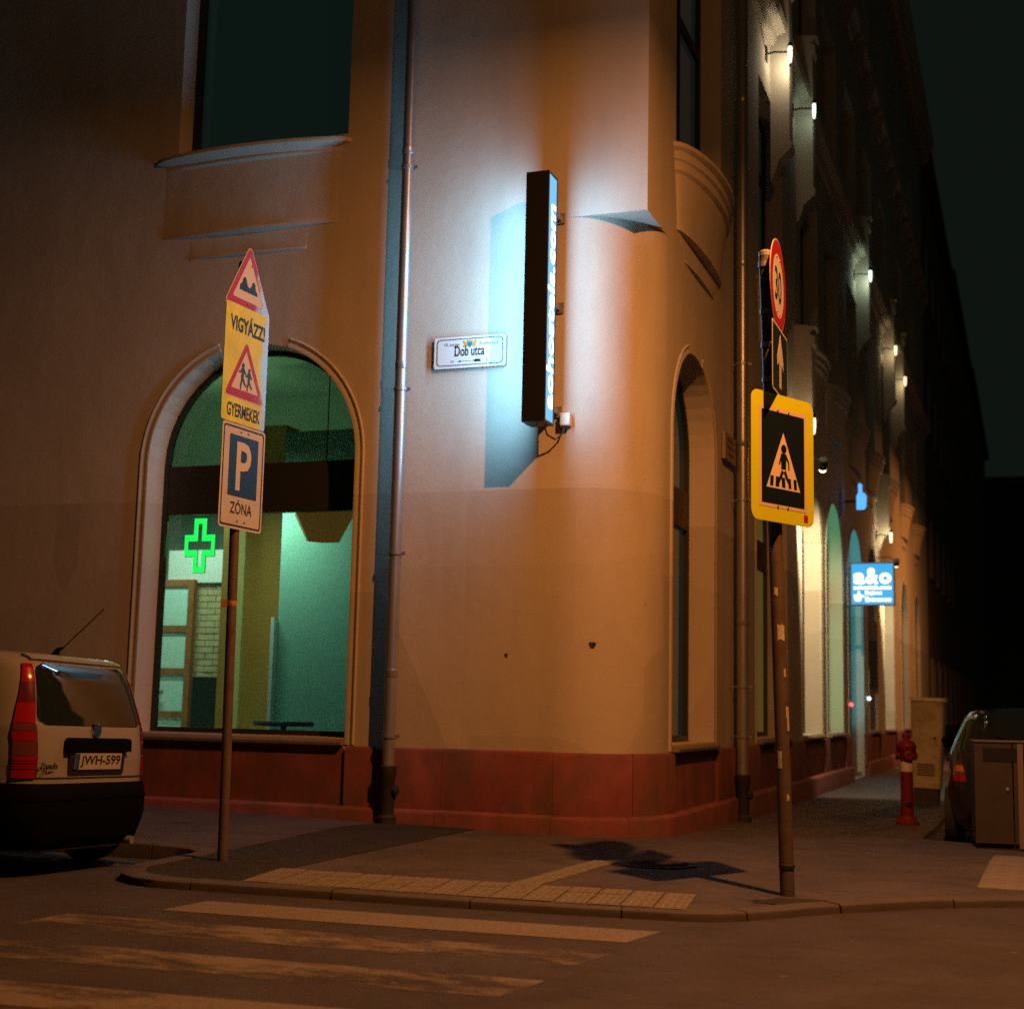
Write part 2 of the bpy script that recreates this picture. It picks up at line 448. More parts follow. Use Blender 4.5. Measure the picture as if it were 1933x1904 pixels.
kline += [(2.55, 2.5)] + bez((2.55, 2.5), (2.12, 2.52), (2.1, 2.95), 4) + [(2.1, 8), (2.08, 20), (2.08, 40), (2.08, 90)]
sidewalk = local_sheet('sidewalk', kline + [(-0.6, 90), (-0.6, 0.6), (-26, 0.6)], g, M['sidewalk'], step=0.5)

# kerb stones, each its own piece
kerb = tag(empty('kerb', W(0, 0, 0), YAW), kind='structure')
def resample(line, lengths):
    P = [Vector(p) for p in line]; seg = []; tot = 0
    for a, b_ in zip(P, P[1:]): seg.append((tot, (b_ - a).length, a, b_)); tot += (b_ - a).length
    def at(t):
        for t0, l, a, b_ in seg:
            if t <= t0 + l + 1e-9: return a + (b_ - a) * max(0, (t - t0) / l), (b_ - a).normalized()
        return seg[-1][3], (seg[-1][3] - seg[-1][2]).normalized()
    return at, tot
kat, ktot = resample(kline, None)
def kerb_stone(t0, t1):
    n = max(2, int((t1 - t0) / 0.18) + 1); rows = []
    dz = random.uniform(-0.004, 0.004); dy = random.uniform(-0.004, 0.004)
    for i in range(n):
        t = t0 + (t1 - t0) * i / (n - 1)
        p, _ = kat(t); pa, _ = kat(max(0, t - 0.12)); pb, _ = kat(min(ktot, t + 0.12))
        d = (pb - pa).normalized(); nrm = Vector((-d.y, d.x))
        zt = g(p.x, p.y) + 0.008 + dz
        o_, i_ = p - nrm * (0.015 + dy), p + nrm * 0.15
        rows.append([(o_.x, o_.y, zt - 0.16), (o_.x, o_.y, zt - 0.022), (o_.x + nrm.x * 0.006, o_.y + nrm.y * 0.006, zt - 0.008), (o_.x + nrm.x * 0.022, o_.y + nrm.y * 0.022, zt), (i_.x, i_.y, zt), (i_.x, i_.y, zt - 0.16)])
    mb = MB(); mb.grid(rows, closed=True)
    k = len(rows[0]); o = 0
    mb.f += [tuple(range(k)), tuple(range((n - 1) * k + k - 1, (n - 1) * k - 1, -1))]; mb.mi += [0, 0]
    obj('kerb_stone', mb, M['kerb'], kerb, smooth=True)
t = 14.0
while t < min(ktot, 14 + 52):
    L = random.uniform(0.72, 0.98); kerb_stone(t, t + L - 0.012); t += L
mb = MB()

# dark trench repair, small patches
local_sheet('asphalt_patch', [(-2.36, -4.05), (-2.44, -3.5), (-2.46, -2.66), (-2.56, -0.66), (-2.42, -0.1), (-1.5, -0.1), (-1.6, -3.35), (-1.58, -4.08), (-2.0, -4.13)], g, M['patch'], 0.004, 0.6)
def blob(cx, cy, rx, ry, rot, n=18, j=0.25):
    rr = random.Random(int(cx * 1000 + cy * 77)); pts = []
    for k in range(n):
        a = 2 * math.pi * k / n; r_ = 1 + rr.uniform(-j, j)
        x, y = rx * r_ * math.cos(a), ry * r_ * math.sin(a)
        pts.append((cx + x * math.cos(rot) - y * math.sin(rot), cy + x * math.sin(rot) + y * math.cos(rot)))
    return pts
local_sheet('asphalt_patch', blob(1.78, -2.98, 0.30, 0.13, 0.5), g, M['patch'], 0.004, 0.6)

# tactile paving: small square slabs in rows behind the kerb and one strip across the pavement
paving = tag(empty('paving', W(0, 0, 0), YAW), kind='structure')
def slab(cx, cy, ux, uy, s, mesh=None, h=0.012, tex=True):
    ang = math.atan2(uy, ux)
    z = g(cx, cy)
    o = bpy.data.objects.new('paving_slab', mesh); COL.objects.link(o); o.parent = paving
    sx = (g(cx + ux * 0.1, cy + uy * 0.1) - g(cx - ux * 0.1, cy - uy * 0.1)) / 0.2
    sy = (g(cx - uy * 0.1, cy + ux * 0.1) - g(cx + uy * 0.1, cy - ux * 0.1)) / 0.2
    o.matrix_local = Matrix.Translation((cx, cy, z + random.uniform(-0.001, 0.0025))) @ Matrix.Rotation(ang, 4, 'Z') @ Matrix(((1, 0, 0, 0), (0, 1, 0, 0), (sx, sy, 1, 0), (0, 0, 0, 1)))
    return o
sm = MB(); sm.box(-0.094, 0.094, -0.108, 0.108, -0.02, 0.012, c=0.004)
for i in range(4):
    for j in range(4):
        sm.lathe([(0.016, 0.0121), (0.013, 0.0155), (0.001, 0.0165)], 6, c=(-0.069 + 0.046 * i, -0.075 + 0.05 * j, 0))
so = obj('paving_slab', sm, M['slab'], paving); slab_me = so.data; COL.objects.unlink(so); bpy.data.objects.remove(so)
a0, a1 = Vector((-1.55, -3.985)), Vector((1.235, -3.625))
ud = (a1 - a0).normalized(); un = Vector((-ud.y, ud.x)); ncol = 14; st = (a1 - a0).length / ncol
for i in range(ncol):
    for j in range(3):
        c_ = a0 + ud * (st * (i + 0.5)) + un * (0.225 * j + 0.01)
        slab(c_.x, c_.y, ud.x, ud.y, 0.2, slab_me)
for j in range(8):
    c_ = Vector((0.05, -3.27)) + Vector((0.015, 0.2)) * (j + 0.35)
    slab(c_.x, c_.y, 0.2, -0.015, 0.2, slab_me)
bm_ = MB(); bm_.box(-0.246, 0.246, -0.246, 0.246, -0.03, 0.010, c=0.005)
bo = obj('paving_slab', bm_, M['slab'], paving); big_me = bo.data; COL.objects.unlink(bo); bpy.data.objects.remove(bo)
for i in range(4):
    for j in range(5):
        slab(3.05 + 0.5 * i + 0.01 * j, -1.4 + 0.5 * j, 1, -0.02, 0.5, big_me)

# zebra crossing, worn stripes
zc = tag(empty('zebra_crossing', W(0, 0, 0), YAW), kind='structure')
def stripe(pts, wear):
    b = bmesh.new(); vs = [b.verts.new((x, y, 0)) for x, y in pts]; b.faces.new(vs)
    for x in [i * 0.4 - 6 for i in range(30)]:
        bmesh.ops.bisect_plane(b, geom=b.verts[:] + b.edges[:] + b.faces[:], plane_co=(x, 0, 0), plane_no=(1, 0, 0))
    for v in b.verts: v.co.z = groad(v.co.x, v.co.y) + 0.003
    bmesh.ops.recalc_face_normals(b, faces=b.faces)
    me = bpy.data.meshes.new('zebra_stripe'); b.to_mesh(me); b.free(); me.materials.append(M['zebra'])
    o = link('zebra_stripe', me, zc); o['wear'] = wear; return o
def zs(y_r, wear, xl=-1.5, xr=1.2, wdt=0.42):
    k = -0.13
    f = lambda x: y_r + k * (xr - x)
    stripe([(xl, f(xl) - wdt), (xr - 0.06, f(xr) - wdt), (xr + 0.02, f(xr)), (xl + 0.04, f(xl))], wear)
zs(-4.24, 0.30)
zs(-4.98, 0.48, -1.9, 1.14)
zs(-5.80, 0.43, -2.2, 1.05)
zs(-6.66, 0.41, -2.4, 1.0)
zs(-7.5, 0.45, -2.6, 0.9)

# round inspection cover in the pavement
mh = empty('manhole_cover', W(0.55, -1.6, g(0.55, -1.6)), YAW, 'round iron inspection cover set flush in the pavement before the rounded corner', 'manhole cover')
obj('rim', MB().lathe([(0.285, -0.03), (0.285, 0.006), (0.255, 0.006), (0.255, -0.03)], 32), M['iron'], mh)
mb = MB().lathe([(0.25, -0.03), (0.25, 0.003), (0.001, 0.003)], 32)
for i in range(-4, 5):
    L = math.sqrt(max(0, 0.22 ** 2 - (i * 0.05) ** 2)); mb.box(-L, L, i * 0.05 - 0.008, i * 0.05 + 0.008, 0.0025, 0.007)
obj('lid', mb, M['sidewalk'], mh)


# ================================================================== CORNER BUILDING
bld = empty('corner_building', W(0, 0, 0), YAW, 'cream plastered corner house with rounded ground-floor corner and red plinth', 'building')
ZS = 5.75; RC = 0.8; TOP = 20.2; DL = 0.35
def ML(u, z, d): return (-u, d, z)          # left front: u = metres from the corner, d = depth into the wall
def MR(u, z, d): return (-d, u, z)          # right front
def arch_loop(u0, u1, z0, top, n=20):
    r = (u1 - u0) / 2; c = (u0 + u1) / 2; sp = top - r
    return [(u0, z0), (u1, z0)] + [(c + r * math.cos(math.pi * k / n), sp + r * math.sin(math.pi * k / n)) for k in range(n + 1)]
def rect_loop(u0, u1, z0, z1): return [(u0, z0), (u1, z0), (u1, z1), (u0, z1)]
def wall(outer, holes, mp, thick=DL):
    b = bmesh.new(); es = []
    for loop in [outer] + holes:
        vs = [b.verts.new(mp(u, z, 0)) for u, z in loop]
        es += [b.edges.new((vs[i], vs[(i + 1) % len(vs)])) for i in range(len(vs))]
    bmesh.ops.triangle_fill(b, use_beauty=True, use_dissolve=False, edges=es)
    for loop in holes:
        a = [b.verts.new(mp(u, z, 0)) for u, z in loop]; c = [b.verts.new(mp(u, z, thick)) for u, z in loop]
        for i in range(len(a)):
            j = (i + 1) % len(a); b.faces.new((a[i], a[j], c[j], c[i]))
    bmesh.ops.remove_doubles(b, verts=b.verts, dist=1e-4)
    me = bpy.data.meshes.new('wall'); b.to_mesh(me); b.free(); me.materials.append(M['plaster'])
    o = link('wall', me, bld)
    return o
LEFT_ARCH = [(2.87, 5.2, 4.76), (8.6, 10.9, 4.76), (14, 16.3, 4.76)]
LEFT_UP = [(3.08, 5.05), (8.7, 10.7), (14.1, 16.1)]
RIGHT_ARCH = [(1.05, 2.95, 4.86), (5.5, 7.85, 4.86), (9.25, 11.35, 4.86), (12.0, 14.1, 4.86), (14.98, 17.5, 4.8), (18.55, 20.3, 4.8), (21.9, 24.3, 4.8), (26.6, 28.8, 4.8), (31.0, 33.2, 4.8)]
RIGHT_UP = [(1.1, 3.3)] + [((a + b) / 2 - 0.95, (a + b) / 2 + 0.95) for a, b, _ in RIGHT_ARCH[1:]]
FLOORS = [(6.85, 9.6), (11.1, 13.7), (15.9, 18.2)]
SILL = 0.9
lh = [arch_loop(a, b, SILL, t) for a, b, t in LEFT_ARCH]
for a, b in LEFT_UP:
    for z0, z1 in FLOORS: lh.append(rect_loop(a, b, z0, z1))
rh = []
for i, (a, b, t) in enumerate(RIGHT_ARCH):
    z0 = g(0, 16) + 0.02 if i == 4 else SILL
    rh.append(arch_loop(a, b, z0, t))
for a, b in RIGHT_UP:
    for z0, z1 in FLOORS: rh.append(rect_loop(a, b, z0, z1))
wall([(RC, -0.5), (RC, ZS), (0, ZS), (0, TOP), (24, TOP), (24, -0.5)], lh, ML)
wall([(RC, -0.5), (RC, ZS), (0, ZS), (0, TOP), (37, TOP), (37, -0.5)], rh, MR)
NA = 24
arc = [(-RC + RC * math.sin(R(90) * k / NA), RC - RC * math.cos(R(90) * k / NA)) for k in range(NA + 1)]
obj('rounded_corner', MB().grid([[(x, y, z) for x, y in arc] for z in (-0.5, 2, 4, ZS)]), M['plaster'], bld, smooth=True)
mb = MB(); mb.add([(0, 0, ZS)] + [(x, y, ZS) for x, y in arc], [tuple(range(len(arc) + 1))])
obj('soffit', mb, M['plaster'], bld)
obj('end_wall', MB().add([(0, 37, -0.5), (-14, 37, -0.5), (-14, 37, TOP), (0, 37, TOP)], [(0, 1, 2, 3)]), M['plaster'], bld)
obj('end_wall', MB().add([(-24, 0, -0.5), (-24, 14, -0.5), (-24, 14, TOP), (-24, 0, TOP)], [(0, 1, 2, 3)]), M['plaster'], bld)
obj('roof', MB().add([(0.2, -0.2, TOP + 0.8), (-24.2, -0.2, TOP + 0.8), (-24.2, 12, TOP + 4.2), (-12, 12, TOP + 4.2), (-12, 37.2, TOP + 4.2), (0.2, 37.2, TOP + 0.8)],
    [(0, 1, 2, 3), (0, 3, 4, 5)]), mat('roof_tile', (0.12, 0.05, 0.035), 0.9), bld)

# ---- perimeter sweeps (plinth, courses)
def per(q):
    if q < 0: return (-RC + q, 0.0), (0.0, -1.0)
    if q <= RC * math.pi / 2:
        th = q / RC; return (-RC + RC * math.sin(th), RC - RC * math.cos(th)), (math.sin(th), -math.cos(th))
    return (0.0, RC + q - RC * math.pi / 2), (1.0, 0.0)
QA = RC * math.pi / 2
def qL(a): return RC - a
def qR(b): return QA + b - RC
def sweep(q0, q1, prof, n=None):
    if n is None: n = max(1, int((min(q1, QA) - max(q0, 0)) / 0.07)) + 1 if q1 > 0 and q0 < QA else 2
    qs = [q0 + (q1 - q0) * k / max(1, n - 1) for k in range(n)] if n > 2 else [q0, q1]
    rows = []
    for q in qs:
        (x, y), (nx, ny) = per(q)
        rows.append([(x + nx * d, y + ny * d, z) for d, z in prof])
    mb = MB().grid(rows, closed=True); k = len(prof)
    mb.f += [tuple(range(k)), tuple(range(len(mb.v) - 1, len(mb.v) - k - 1, -1))]; mb.mi += [0, 0]
    return mb
plinth = obj('plinth', sweep(qL(24), qL(23.4), [(0, -0.3), (0.05, -0.3), (0.05, 0.82), (0, 0.82)]), M['plinth'], bld)
def panel(q0, q1, d=0.05, zt=0.832, gap=0.0018):
    dz = random.uniform(-0.004, 0.004); dd = random.uniform(-0.004, 0.004)
    t_ = d + dd
    prof = [(-0.02, 0.2), (t_, 0.2), (t_, zt - 0.035 + dz), (t_ - 0.012, zt - 0.01 + dz), (t_ - 0.04, zt + dz), (-0.02, zt + dz)]
    if d < 0.03: prof = [(-0.02, 0.2), (t_, 0.2), (t_, zt), (-0.02, zt)]
    obj('plinth_panel', sweep(q0 + gap, q1 - gap, prof), M['plinth'], plinth, smooth=True)
for a0_, a1_ in [(2.84, 2.40), (2.40, 1.86), (1.86, RC + 0.0)]: panel(qL(a0_), qL(a1_))
panel(0.0, QA * 0.55); panel(QA * 0.55, QA); panel(QA, qR(1.02))
for a0_, a1_ in [(5.2, 4.05), (4.05, 2.87)]: panel(qL(a0_), qL(a1_), 0.016, 0.81)
for a0_, a1_ in [(8.55, 7.4), (7.4, 6.3), (6.3, 5.24)]: panel(qL(a0_), qL(a1_))
panel(qR(1.05), qR(2.95), 0.016, 0.81)
def right_run(b0, b1, d=0.05, zt=0.832, L=1.3):
    n = max(1, round((b1 - b0) / L))
    for k in range(n): panel(qR(b0 + (b1 - b0) * k / n), qR(b0 + (b1 - b0) * (k + 1) / n), d, zt)
prev = 2.99
for i, (a, b, t_) in enumerate(RIGHT_ARCH[1:], 1):
    right_run(prev, a - 0.04)
    if i != 4: right_run(a, b, 0.016, 0.81)
    prev = b + 0.04
right_run(prev, 36.9)
def base_course(q0, q1):
    dz = random.uniform(-0.004, 0.004); dd = random.uniform(-0.005, 0.005)
    prof = [(-0.02, -0.35), (0.105 + dd, -0.35), (0.105 + dd, 0.245 + dz), (0.098 + dd, 0.262 + dz), (0.06, 0.285 + dz), (-0.02, 0.285 + dz)]
    obj('base_stone', sweep(q0 + 0.0018, q1 - 0.0018, prof), M['plinth'], plinth, smooth=True)
for a0_, a1_ in [(9.0, 7.8), (7.8, 6.5), (6.5, 5.2), (5.2, 4.1), (4.1, 2.87), (2.87, 1.9), (1.9, 0.8)]: base_course(qL(a0_), qL(a1_))
base_course(0, QA * 0.5); base_course(QA * 0.5, QA)
b0 = RC
for b1 in [2.0, 3.2, 4.4, 5.6, 6.9, 8.1, 9.3, 10.6, 11.9, 13.2, 14.9]: base_course(qR(b0), qR(b1)); b0 = b1
b0 = 17.6
while b0 < 36.5: base_course(qR(b0), qR(min(36.9, b0 + 1.3))); b0 += 1.3

# ---- arch mouldings
def archivolt(u0, u1, top, mp, gapdeg=19):
    r = (u1 - u0) / 2; c = (u0 + u1) / 2; sp = top - r
    prof = [(0.0, 0.0), (0.0, -0.008), (0.03, -0.012), (0.045, -0.003), (0.06, -0.003), (0.07, -0.014), (0.088, -0.017), (0.096, -0.01), (0.1, 0.0)]
    for s in (1, -1):
        path = [((c + s * r), z, s, 0) for z in (0.84, 2.0, sp)]
        n = 14
        for k in range(1, n + 1):
            a = R((90 - gapdeg) * k / n); path.append((c + s * r * math.cos(a), sp + r * math.sin(a), s * math.cos(a), math.sin(a)))
        rows = [[mp(u + nu * o_, z + nz * o_, d) for o_, d in prof] for u, z, nu, nz in path]
        mb = MB().grid(rows); k = len(prof)
        mb.f += [tuple(range(len(mb.v) - k, len(mb.v)))]; mb.mi += [0]
        obj('arch_moulding', mb, M['plaster'], bld, smooth=True, angle=50)
for a, b, t_ in LEFT_ARCH[:2]: archivolt(a, b, t_, ML)
for a, b, t_ in RIGHT_ARCH: archivolt(a, b, t_, MR)

# ---- two chips in the plaster of the rounded corner
for q_, z_, w_, h_ in ((qL(1.28), 1.68, 0.03, 0.05), (0.32, 1.78, 0.06, 0.075)):
    (x_, y_), (nx_, ny_) = per(q_)
    ring = [(w_ / 2 * math.cos(a) * (1 + 0.3 * math.sin(3 * a + q_)), h_ / 2 * math.sin(a) * (1 + 0.25 * math.cos(2 * a))) for a in [2 * math.pi * k / 14 for k in range(14)]]
    mbc = MB(); tx, ty = -ny_, nx_
    mbc.add([(x_ + tx * u + nx_ * 0.002, y_ + ty * u + ny_ * 0.002, z_ + v) for u, v in ring] + [(x_ + tx * u * 0.6 + nx_ * 0.001, y_ + ty * u * 0.6 + ny_ * 0.001, z_ + v * 0.6) for u, v in ring], [(k, (k + 1) % 14, 14 + (k + 1) % 14, 14 + k) for k in range(14)] + [tuple(range(14, 28))])
    obj('plaster_chip', mbc, M['patch'], bld)

# ---- sills under the shop windows
def sill(u0, u1, mp, parent=None):
    mb = MB(); pts = [(-0.075, 0.835), (-0.08, 0.86), (-0.07, 0.885), (DL - 0.02, 0.905), (DL - 0.02, 0.835)]
    rows = [[mp(u, z, d) for d, z in pts] for u in (u0 - 0.0, u1 + 0.0)]
    mb.grid(rows, closed=True); k = 5; mb.f += [tuple(range(k)), tuple(range(k, 2 * k))]; mb.mi += [0, 0]
    return obj('sill', mb, M['stone'], bld)
for a, b, t_ in LEFT_ARCH: sill(a + 0.004, b - 0.004, ML)
for i, (a, b, t_) in enumerate(RIGHT_ARCH):
    if i != 4: sill(a + 0.004, b - 0.004, MR)

# ---- bowed aprons under the upper windows
def apron(c, hw, ztop, mp, depth=0.29, flat=False):
    prof = [(1.0, 0.0), (1.04, -0.012), (1.04, -0.05), (0.93, -0.07), (0.86, -0.08), (0.84, -0.13), (0.9, -0.14), (0.9, -0.165), (0.80, -0.185), (0.76, -0.24), (0.81, -0.25), (0.81, -0.27), (0.66, -0.30), (0.50, -0.52), (0.36, -0.76), (0.33, -0.82), (0.36, -0.83), (0.36, -0.855), (0.08, -0.87), (0.06, -1.06), (0.12, -1.07), (0.12, -1.09), (0.0, -1.10)]
    if flat: prof = [(1.0, 0.0), (1.04, -0.012), (1.04, -0.04), (0.55, -0.07), (0.36, -0.09), (0.42, -0.1), (0.42, -0.115), (0.22, -0.13), (0.14, -0.4), (0.20, -0.78), (0.40, -0.835), (0.40, -0.86), (0.02, -0.88), (0.02, -1.07), (0.18, -1.08), (0.18, -1.10), (0.0, -1.11)]
    rows = []; n = 24
    for s, dz in prof:
        w_ = hw * ((0.80 + 0.20 * s) if dz > -0.872 else 0.55 + 0.3 * s) if not flat else hw * (1.0 if dz > -0.05 else 0.9 if dz > -0.87 else 0.6)
        rows.append([mp(c + w_ * math.cos(math.pi * k / n), ztop + dz, -depth * s * math.sin(math.pi * k / n) ** (2.2 if flat and -0.87 < dz < -0.05 else 1.15)) for k in range(n + 1)])
    mb = MB(); mb.grid(rows)
    mb.f.append(tuple(range(n + 1))); mb.mi.append(0)
    return obj('sill_apron', mb, M['plaster'], bld, smooth=True, angle=28)
apron(4.17, 1.13, 6.80, ML, 0.2, True)
apron(9.7, 1.13, 6.80, ML, 0.2, True)
apron(2.2, 1.2, 6.80, MR)
for (a, b), z in [(rw, 6.8) for rw in RIGHT_UP[1:]]: apron((a + b) / 2, 1.1, z, MR)

# ---- windows
def upper_window(u0, u1, z0, z1, mp, parent=bld, plain=False):
    d = DL - 0.06
    f = MB()
    def bar(a, b, c_, e, d0=d - 0.05, d1=d + 0.02):
        vs = [mp(u, z, dd) for dd in (d0, d1) for z in (c_, e) for u in (a, b)]
        f.add(vs, [(0, 2, 3, 1), (4, 5, 7, 6), (0, 1, 5, 4), (2, 6, 7, 3), (0, 4, 6, 2), (1, 3, 7, 5)])
    um = (u0 + u1) / 2; zt = z0 + (z1 - z0) * 0.68
    bar(u0, u0 + 0.08, z0, z1); bar(u1 - 0.08, u1, z0, z1); bar(u0 + 0.08, u1 - 0.08, z0, z0 + 0.09); bar(u0 + 0.08, u1 - 0.08, z1 - 0.08, z1)
    if not plain: bar(u0 + 0.08, u1 - 0.08, zt - 0.05, zt + 0.05, d - 0.048, d + 0.018)
    if not plain: bar(um - 0.05, um + 0.05, z0 + 0.09, z1 - 0.08, d - 0.055, d + 0.015)
    wd = obj('window', f, M['darkframe'], parent, fix=True)
    for a, b in [(u0 + 0.08, u1 - 0.08)] if plain else [(u0 + 0.08, um - 0.05), (um + 0.05, u1 - 0.08)]:
        for c_, e in [(z0 + 0.09, z1 - 0.08)] if plain else [(z0 + 0.09, zt - 0.05), (zt + 0.05, z1 - 0.08)]:
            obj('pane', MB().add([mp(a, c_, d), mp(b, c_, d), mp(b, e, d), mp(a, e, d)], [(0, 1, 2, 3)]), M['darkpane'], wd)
    return wd
upper_window(*LEFT_UP[0], *FLOORS[0], ML, plain=True)
upper_window(*LEFT_UP[1], *FLOORS[0], ML, plain=True)
for u in RIGHT_UP:
    for fl in FLOORS: upper_window(*u, *fl, MR)

# ---- shop window on the left front
def arch_frame(u0, u1, z0, top, mp, wdt, d0, d1):
    o_ = arch_loop(u0, u1, z0, top, 24); i_ = arch_loop(u0 + wdt, u1 - wdt, z0 + wdt, top - wdt, 24); n = len(o_)
    mb = MB()
    vs = [mp(u, z, d0) for u, z in o_] + [mp(u, z, d0) for u, z in i_] + [mp(u, z, d1) for u, z in o_] + [mp(u, z, d1) for u, z in i_]
    fs = []
    for k in range(n):
        j = (k + 1) % n
        fs += [(k, j, n + j, n + k), (n + k, n + j, 3 * n + j, 3 * n + k), (2 * n + j, 2 * n + k, 3 * n + k, 3 * n + j)]
    return mb.add(vs, fs)
def arch_pane(u0, u1, z0, top, mp, d):
    lp = arch_loop(u0, u1, z0, top, 24); return MB().add([mp(u, z, d) for u, z in lp], [tuple(range(len(lp)))])
def mbox(mp, u0, u1, z0, z1, d0, d1, mb=None):
    mb = mb or MB()
    vs = [mp(u, z, d) for d in (d0, d1) for z in (z0, z1) for u in (u0, u1)]
    return mb.add(vs, [(0, 2, 3, 1), (4, 5, 7, 6), (0, 1, 5, 4), (2, 6, 7, 3), (0, 4, 6, 2), (1, 3, 7, 5)])
u0, u1, tp = LEFT_ARCH[0]
sw = obj('shop_window', arch_frame(u0, u1, 0.9, tp, ML, 0.05, DL - 0.06, DL - 0.001), M['darkframe'], bld)
obj('transom', mbox(ML, u0 + 0.05, u1 - 0.05, 3.10, 3.60, DL - 0.05, DL + 0.05), mat('transom_board', (0.02, 0.022, 0.018), 0.6), sw)
obj('pane', mbox(ML, u0 + 0.05, u1 - 0.05, 0.95, 3.10, DL - 0.03, DL - 0.022), M['glass'], sw)
pl = arch_loop(u0 + 0.05, u1 - 0.05, 3.6, tp - 0.05, 24)
mb = MB(); mb.add([ML(u, z, DL - 0.026) for u, z in pl], [tuple(range(len(pl)))])
obj('fan_pane', mb, M['glass'], sw)
u0, u1, tp = LEFT_ARCH[1]
sw2 = obj('shop_window', arch_frame(u0, u1, 0.9, tp, ML, 0.05, DL - 0.06, DL - 0.001), M['darkframe'], bld)
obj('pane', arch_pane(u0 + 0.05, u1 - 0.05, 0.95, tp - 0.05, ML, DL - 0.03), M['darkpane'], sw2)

# ---- arches of the right front: what stands in each of them
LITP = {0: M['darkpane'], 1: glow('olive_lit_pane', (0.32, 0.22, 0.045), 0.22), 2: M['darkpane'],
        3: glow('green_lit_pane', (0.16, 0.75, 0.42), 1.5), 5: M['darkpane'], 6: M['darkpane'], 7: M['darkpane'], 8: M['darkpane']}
for i, (a, b, t_) in enumerate(RIGHT_ARCH):
    if i == 4: continue
    f = obj('shop_window', arch_frame(a, b, 0.9, t_, MR, 0.06, DL - 0.08, DL - 0.001), M['darkframe'], bld)
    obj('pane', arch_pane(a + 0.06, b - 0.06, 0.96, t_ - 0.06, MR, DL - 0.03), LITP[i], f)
    obj('transom', mbox(MR, a + 0.06, b - 0.06, 3.15, 3.55, DL - 0.075, DL - 0.04), mat('brown_transom', (0.05, 0.03, 0.02), 0.6), f)
a, b, t_ = RIGHT_ARCH[4]
dr = obj('door', mbox(MR, a + 0.02, b - 0.02, g(0, 16) + 0.03, 0.92, DL - 0.04, DL), mat('door_kickboard', (0.10, 0.11, 0.09), 0.6), bld)
obj('door_glazing', arch_pane(a + 0.06, b - 0.06, 0.93, t_ - 0.06, MR, DL - 0.02), glow('blue_lit_pane', (0.10, 0.50, 0.62), 2.0), dr)
obj('frame', arch_frame(a, b, 0.92, t_, MR, 0.06, DL - 0.08, DL - 0.021), M['darkframe'], dr)
obj('door_post', mbox(MR, (a + b) / 2 - 0.05, (a + b) / 2 + 0.05, 0.93, 3.2, DL - 0.09, DL - 0.03), M['darkframe'], dr)
obj('handle', MB().tube([MR(a + 0.9, 1.0, DL - 0.12), MR(a + 0.9, 1.0, DL - 0.15), MR(a + 0.9, 1.55, DL - 0.15), MR(a + 0.9, 1.55, DL - 0.1)], 0.015, 8), M['galv'], dr)

# ---- string course, corbels and cornice high on the right front
def course(z0, prof, b0, b1, mp):
    rows = [[mp(u, z0 + z, -d) for d, z in prof] for u in (b0, b1)]
    mb = MB().grid(rows, closed=True); k = len(prof); mb.f += [tuple(range(k)), tuple(range(k, 2 * k))]; mb.mi += [0, 0]
    return mb
SCP = [(0, -0.2), (0.06, -0.18), (0.1, -0.06), (0.22, -0.02), (0.24, 0.1), (0.0, 0.14)]
CRP = [(0, -0.3), (0.05, -0.28), (0.07, -0.1), (0.3, -0.06), (0.34, 0.25), (0.5, 0.5), (0.5, 0.7), (0, 0.8)]
obj('string_course', course(15.3, SCP, 0.0, 36.9, MR), M['plaster'], bld)
obj('string_course', course(10.6, SCP, 0.0, 36.9, MR), M['plaster'], bld)
obj('cornice', course(20.1, CRP, -0.4, 36.9, MR), M['plaster'], bld)
obj('cornice', course(20.1, CRP, 0.0, 24, ML), M['plaster'], bld)
cm = MB().prism([(0, 0), (0, -0.7), (0.06, -0.74), (0.1, -0.55), (0.16, -0.3), (0.26, -0.16), (0.28, 0)], -0.11, 0.11)
co = obj('corbel', cm, M['plaster'], bld, smooth=True); co.location = (0.0, 5.0, 15.09)
for k in range(1, 17):
    c2 = co.copy(); COL.objects.link(c2); c2.location = (0.0, 5.0 + 1.95 * k, 15.09)

# ---- shop interior behind the left window
room = obj('shop_room', MB().add([(-9.5, DL + 0.02, 0.5), (-2.6, DL + 0.02, 0.5), (-2.6, 4.2, 0.5), (-9.5, 4.2, 0.5), (-9.5, DL + 0.02, 5.2), (-2.6, DL + 0.02, 5.2), (-2.6, 4.2, 5.2), (-9.5, 4.2, 5.2)],
    [(0, 1, 2, 3), (4, 7, 6, 5), (0, 3, 7, 4), (1, 5, 6, 2), (3, 2, 6, 7)]), worn('room_paint', (0.42, 0.5, 0.44), 2, (0.3, 0.38, 0.33), 0.4), bld)
obj('back_facing', mbox(ML, 5.2, 9.4, 0.5, 5.2, DL + 0.012, DL + 0.018), M['darkframe'], room)
teal = worn('teal_wall_paint', (0.24, 0.46, 0.39), 1.2, (0.20, 0.40, 0.33), 0.5)
olive = worn('olive_panel', (0.36, 0.165, 0.03), 2.2, (0.28, 0.12, 0.02), 0.5)
obj('partition', mbox(ML, 2.65, 4.30, 0.5, 4.1, 1.2, 1.32), teal, room)
obj('partition', mbox(ML, 4.30, 4.34, 0.5, 2.1, 1.12, 1.20), M['white'], room)
obj('pillar', mbox(ML, 4.86, 5.62, 0.5, 4.4, 2.2, 2.5), olive, room)
obj('pillar_edge', mbox(ML, 5.30, 5.40, 0.5, 4.4, 2.15, 2.199), worn('ochre_edge', (0.5, 0.38, 0.14), 3, (0.3, 0.2, 0.08), 0.3), room)
obj('panel', mbox(ML, 6.06, 6.85, 2.65, 3.05, 2.96, 3.0), M['white'], room)
